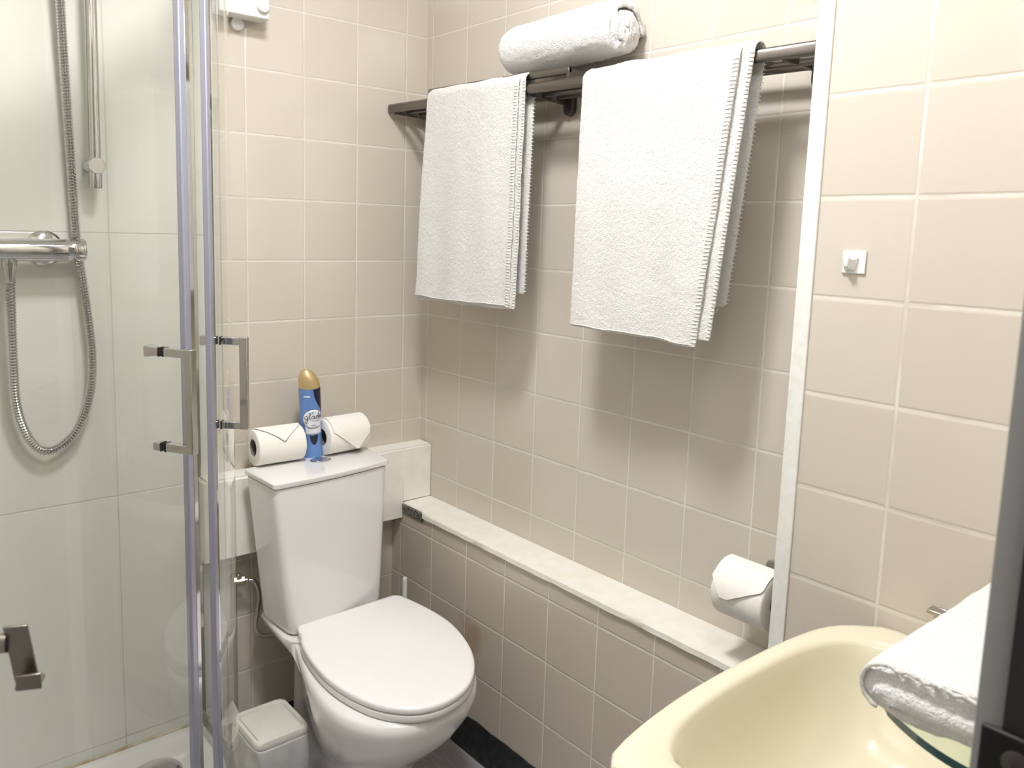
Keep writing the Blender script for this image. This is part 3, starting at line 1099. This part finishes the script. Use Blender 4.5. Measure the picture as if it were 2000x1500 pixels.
SAG = (-0.004, 0.008)
towel('hanging_towel', 'smaller white towel over the rack, beside the room corner', (-0.2036, -0.535), (-0.1741, -0.525), 1.668, 1.158, 1.190, -0.1385, -0.096,
      [(0.0, -0.004, 0.0, 0.45), (0.008, -0.018, -0.006, 0.4)], 1.3)
SAG = (-0.004, -0.002)
towel('hanging_towel', 'larger white towel on the rack, nearest the white corner trim', (-0.731, -1.079), (-0.727, -1.034), 1.648, 1.143, 1.200, -0.1415, -0.094,
      [(0.0, -0.004, 0.0, 0.55), (0.008, -0.026, 0.012, 0.4)], 4.1)

# ------------------------------------------------------------------ rolled towel on the rack
rt = thing('rolled_towel', 'thick white towel rolled up, lying on top of the rack', 'towel', (-0.068, -0.6, 1.66), group='white towels on the rack')
RC = Vector((-0.0735, 0, 1.7205))


def roll_section(y, phase, s, dz=0.0):
    pts_o, pts_i = [], []
    N = 96
    turns = 2.45
    th = 0.0175
    pitch = 0.0225
    for k in range(N + 1):
        a = k / N * turns * 2 * PI
        r = 0.0690 - pitch * (turns * 2 * PI - a) / (2 * PI) + 0.0
        r = max(0.006, r)
        for rr2, lst in ((r, pts_o), (max(0.001, r - th), pts_i)):
            sx = 1.0
            sz = 0.93
            p = Vector((RC.x + rr2 * math.cos(-a + phase) * sx * s, y, RC.z + dz + rr2 * math.sin(-a + phase) * sz * s))
            lst.append(p)
    return pts_o + pts_i[::-1]


ys = [-0.445, -0.449, -0.457, -0.468] + [-0.487 - 0.0168 * i for i in range(16)] + [-0.757, -0.767, -0.772]
rings = []
for i, y in enumerate(ys):
    s = 1.0
    d = y - ys[0]
    if i < 4:
        s = (0.74, 0.86, 0.94, 0.985)[i]
    if i >= len(ys) - 2:
        s = (0.985, 0.95)[i - (len(ys) - 2)]
    yy = y
    ring = roll_section(yy, 2.75, s, (y + 0.41) * -0.012)
    for p in ring:
        v = p - Vector((RC.x, p.y, RC.z))
        rr3 = v.length
        lump = 0.0035 * noise.noise(Vector((p.x * 18, p.y * 9, p.z * 18))) + 0.0015 * noise.noise(Vector((p.x * 60, p.y * 60, p.z * 60)))
        if rr3 > 0.03:
            p += v.normalized() * lump
        p.y += (0.012 * (1 - rr3 / 0.058) * (-1 if i > len(ys) / 2 else 0.0)) + 0.006 * noise.noise(Vector((p.x * 25, 2, p.z * 25))) * (1 if i > 18 else 0.4)
        if p.z < 1.6575:
            p.z = 1.6575 + (p.z - 1.6575) * 0.1
    rings.append(ring)
bm = bmesh.new()
loft(rings, True, True, True, bm)
bmesh.ops.triangulate(bm, faces=[f for f in bm.faces if len(f.verts) > 4])
o = obj('towel_roll', bm, M_TERRYF, rt, angle=180)
md = o.modifiers.new('sub', 'SUBSURF')
md.levels = md.render_levels = 1
tx = bpy.data.textures.new('fluffy_pile', 'CLOUDS')
tx.noise_scale = 0.005
tx.noise_depth = 2
md = o.modifiers.new('pile', 'DISPLACE')
md.texture = tx
md.texture_coords = 'LOCAL'
md.strength = 0.0045


# ------------------------------------------------------------------ toilet rolls
def wrap_pt(x, a, R):
    """a: angle from the top towards the front (-Y); beyond the tangent the sheet hangs straight down"""
    if a > PI / 2:
        return Vector((x, -R, -(a - PI / 2) * R))
    return Vector((x, -R * math.sin(a), R * math.cos(a)))


def toilet_roll(loc, rot, L, R, label, flaps, core=0.021):
    t = thing('toilet_roll', label, 'toilet roll', loc, rot, 'toilet rolls')
    n = 48
    prof = [(core, -L / 2 + 0.0005), (R - 0.003, -L / 2), (R - 0.0008, -L / 2 + 0.0015), (R, -L / 2 + 0.005), (R, L / 2 - 0.005), (R - 0.0008, L / 2 - 0.0015), (R - 0.003, L / 2), (core, L / 2 - 0.0005)]
    rings = []
    for r, h in prof:
        rings.append([Vector((h, r * math.cos(2 * PI * k / n), r * math.sin(2 * PI * k / n))) for k in range(n)])
    bm = loft(rings, loop=True)
    obj('paper_roll', bm, M_PAPER, t, local=True, angle=50)
    prof = [(core - 0.0004, -L / 2 + 0.001), (core - 0.0004, L / 2 - 0.001), (core - 0.002, L / 2 - 0.001), (core - 0.002, -L / 2 + 0.001)]
    rings = []
    for r, h in prof:
        rings.append([Vector((h, r * math.cos(2 * PI * k / 32), r * math.sin(2 * PI * k / 32))) for k in range(32)])
    obj('cardboard_core', loft(rings, loop=True), M_CARD, t, local=True, angle=50)
    for rows, off in flaps:
        # rows: (angle, x0, x1); a folded sheet lying on the roll
        rr5 = []
        for (a0, xa0, xb0), (a1, xa1, xb1) in zip(rows[:-1], rows[1:]):
            for i in range(8):
                s = i / 8
                rr5.append((a0 + (a1 - a0) * s, xa0 + (xa1 - xa0) * s, xb0 + (xb1 - xb0) * s))
        rr5.append(rows[-1])
        amin, amax = rr5[0][0], rr5[-1][0]
        O, I = [], []
        for a, xa, xb in rr5:
            lift = off + 0.0025 * ((a - amin) / (amax - amin)) ** 2
            O.append([wrap_pt(xa + (xb - xa) * k / 6, a, R + lift + 0.0006) for k in range(7)])
            I.append([wrap_pt(xa + (xb - xa) * k / 6, a, R + lift) for k in range(7)])
        bm = loft([o_ + i_[::-1] for o_, i_ in zip(O, I)])
        obj('folded_sheet', bm, M_PAPER, t, local=True, angle=60)
    return t


D = math.radians
toilet_roll((-0.4865, -0.089, 0.7575 + 0.0442), (0, 0, D(-2)), 0.120, 0.0438, 'toilet roll left of the blue can, on the cistern, with a pointed fold',
            [([(D(-6), -0.058, 0.058), (D(16), -0.048, 0.052), (D(66), 0.000, 0.004)], 0.0025)])
toilet_roll((-0.3075, -0.087, 0.7575 + 0.0464), (0, 0, D(4)), 0.118, 0.046, 'toilet roll right of the blue can, on the cistern, with a hanging pointed sheet',
            [([(D(-5), -0.052, 0.057), (D(66), -0.052, 0.057), (D(84), -0.032, 0.052), (D(124), 0.014, 0.019)], 0.002)])
toilet_roll((-0.078, -1.136, 0.706), (0, 0, D(-90)), 0.100, 0.052, 'toilet roll on the wall holder beside the white corner trim, sheet folded to a point',
            [([(D(-10), -0.049, 0.049), (D(50), -0.049, 0.049), (D(58), -0.050, 0.046), (D(92), -0.028, -0.012)], 0.002)])

# wall holder
wh2 = thing('toilet_roll_holder', 'dark metal toilet roll holder on the right wall beside the trim', 'toilet roll holder', (-0.01, -1.17, 0.70))
pts = []
y0_, y1_, z0_, z1_, r_ = -1.198, -1.117, 0.668, 0.746, 0.012
for cx_, cz_, a0 in ((y1_ - r_, z1_ - r_, 0), (y0_ + r_, z1_ - r_, 90), (y0_ + r_, z0_ + r_, 180), (y1_ - r_, z0_ + r_, 270)):
    for k in range(6):
        a = D(a0 + 18 * k)
        pts.append((cx_ + r_ * math.cos(a), cz_ + r_ * math.sin(a)))
obj('holder_plate', loft([[Vector((x, p[0], p[1])) for p in pts] for x in (-0.0003, -0.006)]), M_STEEL, wh2, bevel=0.001)
P = catmull([(-0.005, -1.1955, 0.713), (-0.05, -1.1975, 0.713), (-0.070, -1.1965, 0.7135), (-0.078, -1.188, 0.7135)], 6)
P += [Vector((-0.078, -1.15, 0.7135)), Vector((-0.078, -1.10, 0.7135)), Vector((-0.078, -1.0825, 0.7135))]
obj('holder_arm', tube(P, 0.0058, 16), M_STEEL, wh2)
bm = cyl((-0.078, -1.0835, 0.7135), (-0.078, -1.076, 0.7135), 0.0075, 20)
cyl((-0.078, -1.079, 0.717), (-0.078, -1.079, 0.745), 0.0055, 16, bm)
obj('arm_end', bm, M_CHROME, wh2, bevel=0.0008)

# ------------------------------------------------------------------ air freshener can
can = thing('air_freshener', 'blue aerosol air freshener can with gold cap, between two toilet rolls', 'spray can', (-0.387, -0.0790, 0.7577), (D(4.0), D(-4.5), 0))
can.scale = (1, 1, 0.965)
RC2 = 0.0255
prof = [(0.0235, 0.0), (0.0262, 0.002), (0.0262, 0.005), (0.0255, 0.007), (0.0258, 0.05), (0.0262, 0.10), (0.0262, 0.185), (0.0262, 0.186)]
obj('can_body', lathe(prof, n=48), M_BLUE, can, local=True)
# gold cap: dome cut obliquely, spout towards the left
rings = []
for t in [0, 0.12, 0.3, 0.5, 0.68, 0.82, 0.92, 0.98]:
    ring = []
    for k in range(40):
        a = 2 * PI * k / 40
        r = 0.0264 * (1 - t ** 3.0 * 0.62)
        x = r * math.cos(a) - 0.006 * t * t
        y = r * math.sin(a)
        z = 0.186 + 0.046 * t - 0.0045 * t * t * (x / 0.026)
        ring.append(Vector((x, y, z)))
    rings.append(ring)
obj('gold_cap', loft(rings), M_GOLD, can, local=True, bevel=0.001)
PHI0 = math.atan2(-1.85, -0.955)


def can_r(z):
    for (r0, z0), (r1, z1) in zip(prof[:-1], prof[1:]):
        if z0 <= z <= z1 and z1 > z0:
            return r0 + (r1 - r0) * (z - z0) / (z1 - z0)
    return 0.0262


def on_can(s, z, off=0.0003):
    """s: arc length to the right of the camera-facing line"""
    a = PHI0 + s / 0.0262
    r = can_r(z) + off
    return Vector((r * math.cos(a), r * math.sin(a), z))


def patch(name, m, cols, off, parent):
    """cols: list of (s, zlow, zhigh)"""
    grid = []
    for s, z0, z1 in cols:
        grid.append([on_can(s, z0 + (z1 - z0) * k / 8, off) for k in range(9)] + [on_can(s, z1 + (z0 - z1) * k / 8, off - 0.0003) for k in range(9)])
    return obj(name, loft(grid), m, parent, local=True, angle=180)


LS, LZ, LR = 0.0070, 0.106, 0.026
disc = [(LS + LR * math.cos(PI - PI * k / 24), 0, 0) for k in range(25)]


def disc_cols(R, zc, s0=LS, lo=None):
    out = []
    for k in range(1, 28):
        c = math.cos(PI - PI * k / 28)
        h = R * math.sqrt(1 - c * c)
        out.append((s0 + R * c, (zc - h) if lo is None else max(lo, zc - h) if zc - h > lo else lo, zc + h))
    return out


patch('label_ring', M_NAVY, disc_cols(0.0268, LZ), 0.0005, can)
lab = patch('white_label', M_LABELW, disc_cols(0.0259, LZ), 0.0007, can)
# white lower half of the label reaching down
patch('white_label', M_LABELW, [(LS + x, 0.066 + 0.10 * x * x * 10, 0.100) for x in [-0.022 + 0.044 * k / 16 for k in range(17)]], 0.0006, can)
patch('navy_panel', M_NAVY, [(0.009 + 0.030 * k / 16, 0.185 - 0.066 * math.sqrt(k / 16), 0.1855) for k in range(17)], 0.0005, can)
patch('navy_badge', M_NAVY, [(-0.008 + LS + 0.020 * k / 12 - 0.002, 0.058 - 0.020 * math.sin(PI * k / 12) ** 0.6, 0.064) for k in range(13)], 0.0010, can)
patch('small_white_text', M_LABELW, [(-0.0155 + 0.0165 * k / 8, 0.1655, 0.1690) for k in range(9)], 0.0006, can)


def stroke(pts, r, name, m, off=0.0012):
    P2 = [on_can(p[0], p[1], off) for p in [(v.x, v.y) for v in catmull([(a, b, 0) for a, b in pts], 6)]]
    return tube(P2, r, 6)


# handwritten "glade"
g0x, g0z, k_ = -0.0145, 0.1035, 0.0081
G = [
    [(1.0, 1.35), (0.55, 1.5), (0.1, 1.15), (0.05, 0.65), (0.4, 0.45), (0.85, 0.75), (1.05, 1.4), (0.95, 0.6), (0.85, -0.4), (0.5, -0.85), (0.15, -0.6), (0.4, -0.1), (1.1, 0.45)],
    [(1.1, 0.45), (1.6, 1.2), (1.85, 2.2), (1.65, 2.55), (1.45, 2.0), (1.45, 1.0), (1.6, 0.55), (1.95, 0.7)],
    [(2.95, 1.35), (2.5, 1.5), (2.15, 1.1), (2.2, 0.65), (2.5, 0.6), (2.85, 0.95), (3.0, 1.45), (2.95, 0.9), (3.1, 0.6), (3.3, 0.75)],
    [(4.2, 1.4), (3.8, 1.5), (3.45, 1.1), (3.45, 0.7), (3.8, 0.6), (4.1, 1.0), (4.45, 2.5), (4.25, 1.3), (4.3, 0.7), (4.6, 0.8)],
    [(4.75, 1.0), (5.2, 1.15), (5.25, 1.45), (4.95, 1.5), (4.75, 1.1), (4.9, 0.65), (5.4, 0.8)],
]
bm = bmesh.new()
for st_ in G:
    P2 = [on_can(g0x + v.x * k_, g0z + v.y * k_, 0.0012) for v in catmull([(a, b, 0) for a, b in st_], 6)]
    tube(P2, 0.00062, 6, bm=bm)
obj('glade_lettering', bm, M_NAVY, can, local=True, angle=180)
# swoosh under the word and leaf above it
bm = bmesh.new()
tube([on_can(g0x + v.x * k_, g0z + v.y * k_, 0.0011) for v in catmull([(1.9, 0.2, 0), (3.0, -0.25, 0), (4.2, -0.15, 0), (5.0, 0.35, 0)], 6)], 0.0004, 5, bm=bm)
obj('swoosh', bm, M_NAVY, can, local=True, angle=180)
bm = bmesh.new()
for a in (90, 160, 230, 20):
    c = (g0x + 2.5 * k_, g0z + 2.55 * k_)
    e = (c[0] + 0.0042 * math.cos(D(a)), c[1] + 0.0042 * math.sin(D(a)))
    mid = ((c[0] + e[0]) / 2, (c[1] + e[1]) / 2)
    tube([on_can(c[0], c[1], 0.0009), on_can(mid[0], mid[1], 0.0009), on_can(e[0], e[1], 0.0009)], lambda i: (0.0006, 0.0013, 0.0004)[i], 6, bm=bm)
obj('blue_leaf_mark', bm, M_LBLUE, can, local=True, angle=180)


def can_text(txt, s0, z0, size):
    cu = bpy.data.curves.new('txt', 'FONT')
    cu.body = txt
    cu.size = size
    cu.extrude = 0.0
    to_ = bpy.data.objects.new('txt', cu)
    COL.objects.link(to_)
    bpy.context.view_layer.update()
    dg = bpy.context.evaluated_depsgraph_get()
    me = bpy.data.meshes.new_from_object(to_.evaluated_get(dg))
    bpy.data.objects.remove(to_)
    bm = bmesh.new()
    bm.from_mesh(me)
    xs = [v.co.x for v in bm.verts]
    cxx = (min(xs) + max(xs)) / 2
    for v in bm.verts:
        v.co = on_can(s0 + v.co.x - cxx, z0 + v.co.y, 0.0013)
    return obj('small_lettering', bm, M_NAVY, can, local=True, smooth=False)


can_text('PURE', LS, 0.0885, 0.0046)
can_text('CLEAN LINEN', LS, 0.0830, 0.0046)

# ------------------------------------------------------------------ robe hook on near wall
wk = thing('adhesive_hook', 'small square white adhesive hook on the near tiled wall', 'hook', (-0.129, -1.2935, 1.2955))
obj('hook_base', box(-0.1325, -0.1293, -1.3115, -1.2765, 1.2785, 1.3125), M_WPLAST, wk, bevel=0.001)
rings = []
for x, w_, zb_, zt_ in ((-0.1325, 0.013, 1.283, 1.303), (-0.1385, 0.010, 1.284, 1.300), (-0.1445, 0.006, 1.2865, 1.3005), (-0.1475, 0.004, 1.289, 1.3045)):
    yc = -1.2895
    rings.append([Vector((x, yc - w_, zt_)), Vector((x, yc + w_, zt_)), Vector((x, yc + w_ * .6, zb_)), Vector((x, yc - w_ * .6, zb_))])
obj('hook_peg', loft(rings), M_WPLAST, wk, bevel=0.001)

# ------------------------------------------------------------------ basin
ba = thing('wash_basin', 'cream ceramic wash basin in the lower right corner', 'basin', (-0.42, -1.55, 0.765))
out = [(-0.1300, -1.404), (-0.154, -1.3690), (-0.1791, -1.3465), (-0.2228, -1.330), (-0.29, -1.3215), (-0.3568, -1.3180), (-0.44, -1.3170), (-0.5147, -1.3190), (-0.575, -1.3245), (-0.6239, -1.3315), (-0.665, -1.3400),
       (-0.6905, -1.3490), (-0.6965, -1.360), (-0.6935, -1.38), (-0.6850, -1.44), (-0.6800, -1.52), (-0.6780, -1.60), (-0.6780, -1.7285), (-0.1300, -1.7285), (-0.1300, -1.58)]
OUT = resample(catmull([(x, y, 0) for x, y in out], 6, True), 0.0145, True)
inn = [(-0.190, -1.45), (-0.1965, -1.407), (-0.222, -1.374), (-0.280, -1.3535), (-0.350, -1.3470), (-0.4307, -1.3455), (-0.505, -1.3490), (-0.565, -1.3570), (-0.603, -1.3700), (-0.6255, -1.3880), (-0.632, -1.42), (-0.622, -1.50), (-0.59, -1.575), (-0.51, -1.625), (-0.41, -1.635), (-0.29, -1.625), (-0.215, -1.575), (-0.192, -1.51)]
INC = resample(catmull([(x, y, 0) for x, y in inn], 6, True), 0.010, True)
bc_ = Vector((-0.41, -1.50, 0))


def radial(poly, n=96, c=bc_):
    """resample a star-shaped polygon at even angles about c"""
    out_ = []
    m = len(poly)
    for k in range(n):
        a = 2 * PI * k / n
        d = Vector((math.cos(a), math.sin(a), 0))
        best = None
        for i in range(m):
            p, q = poly[i] - c, poly[(i + 1) % m] - c
            e = q - p
            den = d.x * e.y - d.y * e.x
            if abs(den) < 1e-12:
                continue
            t = (p.x * e.y - p.y * e.x) / den
            s = (p.x * d.y - p.y * d.x) / den
            if t > 0 and -1e-6 <= s <= 1 + 1e-6:
                best = t if best is None else max(best, t)
        out_.append(c + d * best)
    return out_


O2, I2 = radial(OUT), radial(INC)


def ringz(poly, s, z, c=bc_):
    return [Vector((c.x + (p.x - c.x) * s, c.y + (p.y - c.y) * s, z)) for p in poly]


def inset(poly, d, z):
    out_ = []
    for p in poly:
        v = p - bc_
        q = bc_ + v * (1 - d / v.length)
        out_.append(Vector((min(q.x, -0.1300), max(q.y, -1.7285), z)))
    return out_


def blend(a, b, t, z):
    return [Vector((p.x + (q.x - p.x) * t, p.y + (q.y - p.y) * t, z)) for p, q in zip(a, b)]


deep = radial(resample(catmull([(-0.41 + 0.11 * math.cos(2 * PI * k / 12), -1.495 + 0.075 * math.sin(2 * PI * k / 12), 0) for k in range(12)], 4, True), 0.01, True))
rings = [ringz(deep, 0.9, 0.585), ringz(deep, 1.5, 0.600), inset(O2, 0.060, 0.650), inset(O2, 0.022, 0.712), inset(O2, 0.008, 0.738), inset(O2, 0.0015, 0.750), inset(O2, 0.0, 0.757), inset(O2, 0.001, 0.7625), inset(O2, 0.005, 0.7655),
         inset(O2, 0.012, 0.7655), blend(O2, I2, 0.75, 0.7640), blend(O2, I2, 0.93, 0.7615), blend(I2, deep, 0.0, 0.7570), blend(I2, deep, 0.045, 0.746), blend(I2, deep, 0.11, 0.725), blend(I2, deep, 0.22, 0.695),
         blend(I2, deep, 0.38, 0.665), blend(I2, deep, 0.58, 0.640), blend(I2, deep, 0.80, 0.625), blend(I2, deep, 1.0, 0.618), ringz(deep, 0.3, 0.613)]
obj('basin_bowl', loft(rings), M_CREAM, ba, angle=80)
obj('waste', lathe([(0.026, 0.6135), (0.026, 0.617), (0.022, 0.6185), (0.002, 0.617)], (-0.41, -1.495, 0), 28), M_CHROME, ba)
obj('basin_pedestal', loft([ringz(deep, 0.62, 0.0006), ringz(deep, 0.55, 0.05), ringz(deep, 0.5, 0.35), ringz(deep, 0.85, 0.60)]), M_CREAM, ba)

# chrome fitting on wall above the basin
cf = thing('chrome_fitting', 'small chrome fitting on the tiled wall just above the folded towel', 'fitting', (-0.13, -1.46, 0.817))
obj('fitting_arm', obox((-0.140, -1.460, 0.8175), (1, 0, 0), (0, 1, 0), (0, 0, 1), 0.0100, 0.011, 0.0028), M_STEEL, cf, bevel=0.0012)
obj('fitting_foot', obox((-0.1315, -1.466, 0.812), (1, 0, 0), (0, 1, 0), (0, 0, 1), 0.0020, 0.009, 0.009), M_STEEL, cf, bevel=0.001)

# ------------------------------------------------------------------ glass shelf and the folded towel
gs = thing('glass_shelf', 'glass shelf with dark green edge under a folded towel, above the basin', 'shelf', (-0.36, -1.66, 0.90))
sh = [(-0.14, -1.7285), (-0.14, -1.60), (-0.20, -1.588), (-0.32, -1.580), (-0.46, -1.5765), (-0.54, -1.5755), (-0.562, -1.5775), (-0.5785, -1.5842), (-0.602, -1.6236), (-0.6126, -1.6624), (-0.616, -1.7285)]
SO = resample(catmull([(x, y, 0) for x, y in sh], 6), 0.010)
bm = bmesh.new()
lo1 = [bm.verts.new((p.x, p.y, 0.8915)) for p in SO]
hi1 = [bm.verts.new((p.x, p.y, 0.8995)) for p in SO]
f_ = bm.faces.new(lo1[::-1])
f_.material_index = 0
f_ = bm.faces.new(hi1)
f_.material_index = 0
for i in range(len(SO)):
    j = (i + 1) % len(SO)
    f_ = bm.faces.new((lo1[i], lo1[j], hi1[j], hi1[i]))
    f_.material_index = 1
obj('glass_plate', bm, [M_SHELFG, M_GEDGE], gs, smooth=False)
for x in (-0.20, -0.54):
    obj('shelf_bracket', obox((x, -1.7195, 0.894), (1, 0, 0), (0, 1, 0), (0, 0, 1), 0.008, 0.0095, 0.011), M_STEEL, gs, bevel=0.001)

ft = thing('folded_towel', 'folded white towel on the glass shelf, near right foreground', 'towel', (-0.43, -1.64, 0.90), group='white towels')
# two folded slabs: each a loop (U-fold) facing the near-left corner
FX0, FX1 = -0.595, -0.165


def fold(name, zc, h, y0, y1, x0, x1, th, seed):
    """flattened loop of cloth in the yz plane, swept along x: fold at the room side (y1)"""
    rings = []
    n = 30
    for i in range(n + 1):
        t = i / n
        x = x0 + (x1 - x0) * t
        e = max(0.0, 1 - t * 9)
        ring = []
        hh = h
        yo = y1
        prof = []
        # outer loop then inner loop back
        for k in range(13):
            a = -PI / 2 + PI * k / 12
            prof.append((yo - hh + hh * math.cos(a), zc + hh * math.sin(a)))
        m = 12
        top = [(yo - hh + (y0 - yo + hh) * (k / m), zc + hh) for k in range(1, m + 1)]
        bot = [(y0 + (yo - hh - y0) * (k / m), zc - hh) for k in range(m)]
        outer = bot + prof + top
        hi = hh - th
        topi = [(y0 + (yo - hh - y0) * (k / m), zc + hi) for k in range(m)]
        profi = []
        for k in range(13):
            a = PI / 2 - PI * k / 12
            profi.append((yo - hh + hi * 1.2 * math.cos(a), zc + hi * math.sin(a)))
        boti = [(yo - hh + (y0 - yo + hh) * (k / m), zc - hi) for k in range(1, m + 1)]
        loop = outer + topi + profi + boti
        for (y, z) in loop:
            nz = 0.0026 * noise.noise(Vector((x * 22, y * 22, z * 30 + seed)))
            ring.append(Vector((x + 0.004 * noise.noise(Vector((y * 30, z * 30, seed))), y, z + nz + 0.003 * e * noise.noise(Vector((y * 20, seed, 0))))))
        rings.append(ring)
    bm = loft(rings)
    bmesh.ops.triangulate(bm, faces=[f for f in bm.faces if len(f.verts) > 4])
    o = obj(name, bm, M_TERRYF, ft, angle=180)
    md = o.modifiers.new('sub', 'SUBSURF')
    md.levels = md.render_levels = 1
    tx = bpy.data.textures.new('pile_f', 'CLOUDS')
    tx.noise_scale = 0.004
    tx.noise_depth = 2
    md = o.modifiers.new('pile', 'DISPLACE')
    md.texture = tx
    md.texture_coords = 'LOCAL'
    md.strength = 0.0022
    return o


fold('outer_fold', 0.9255, 0.0240, -1.7265, -1.562, FX0 + 0.001, FX1, 0.0052, 5)
# plump folded body inside the outer fold
rings = []
for i in range(34):
    t = i / 33
    x = FX0 - 0.004 + (FX1 - FX0) * t
    e = max(0.0, 1 - i / 4.0)
    q_ = 1 - 0.35 * e * e
    ring = []
    for k in range(44):
        a = 2 * PI * k / 44
        ca, sa = math.cos(a), math.sin(a)
        y = -1.648 + 0.0785 * q_ ** 0.3 * math.copysign(abs(ca) ** 0.35, ca)
        z = 0.9200 + 0.0132 * q_ * math.copysign(abs(sa) ** 0.6, sa)
        z += (0.004 * (0.5 + 0.5 * math.sin(y * 70)) if sa > 0 else 0) * q_
        ring.append(Vector((x + 0.004 * noise.noise(Vector((y * 40, z * 40, 9))), y + 0.002 * noise.noise(Vector((x * 30, z * 30, 4))), z + 0.002 * noise.noise(Vector((x * 30, y * 30, 2))))))
    rings.append(ring)
bm = loft(rings)
bmesh.ops.triangulate(bm, faces=[f for f in bm.faces if len(f.verts) > 4])
o = obj('inner_fold', bm, M_TERRYF, ft, angle=180)
md = o.modifiers.new('sub', 'SUBSURF')
md.levels = md.render_levels = 1
md = o.modifiers.new('pile', 'DISPLACE')
md.texture = bpy.data.textures['pile_f']
md.texture_coords = 'LOCAL'
md.strength = 0.004
# corded hem round the open end of the outer fold
hem = []
for k in range(44):
    t = k / 43
    y = -1.7265 + (1.7265 - 1.587) * t
    hem.append(Vector((FX0 - 0.001 + 0.0012 * math.sin(k * 1.7), y, 0.9475 + 0.0010 * math.sin(k * 0.9))))
for k in range(1, 14):
    a = PI / 2 - PI * k / 14
    hem.append(Vector((FX0 - 0.0005, -1.586 + 0.0205 * math.cos(a), 0.9255 + 0.0210 * math.sin(a))))
obj('corded_hem', tube(hem, 0.0020, 8, ridge=0.0003), M_TERRY, ft, angle=180)
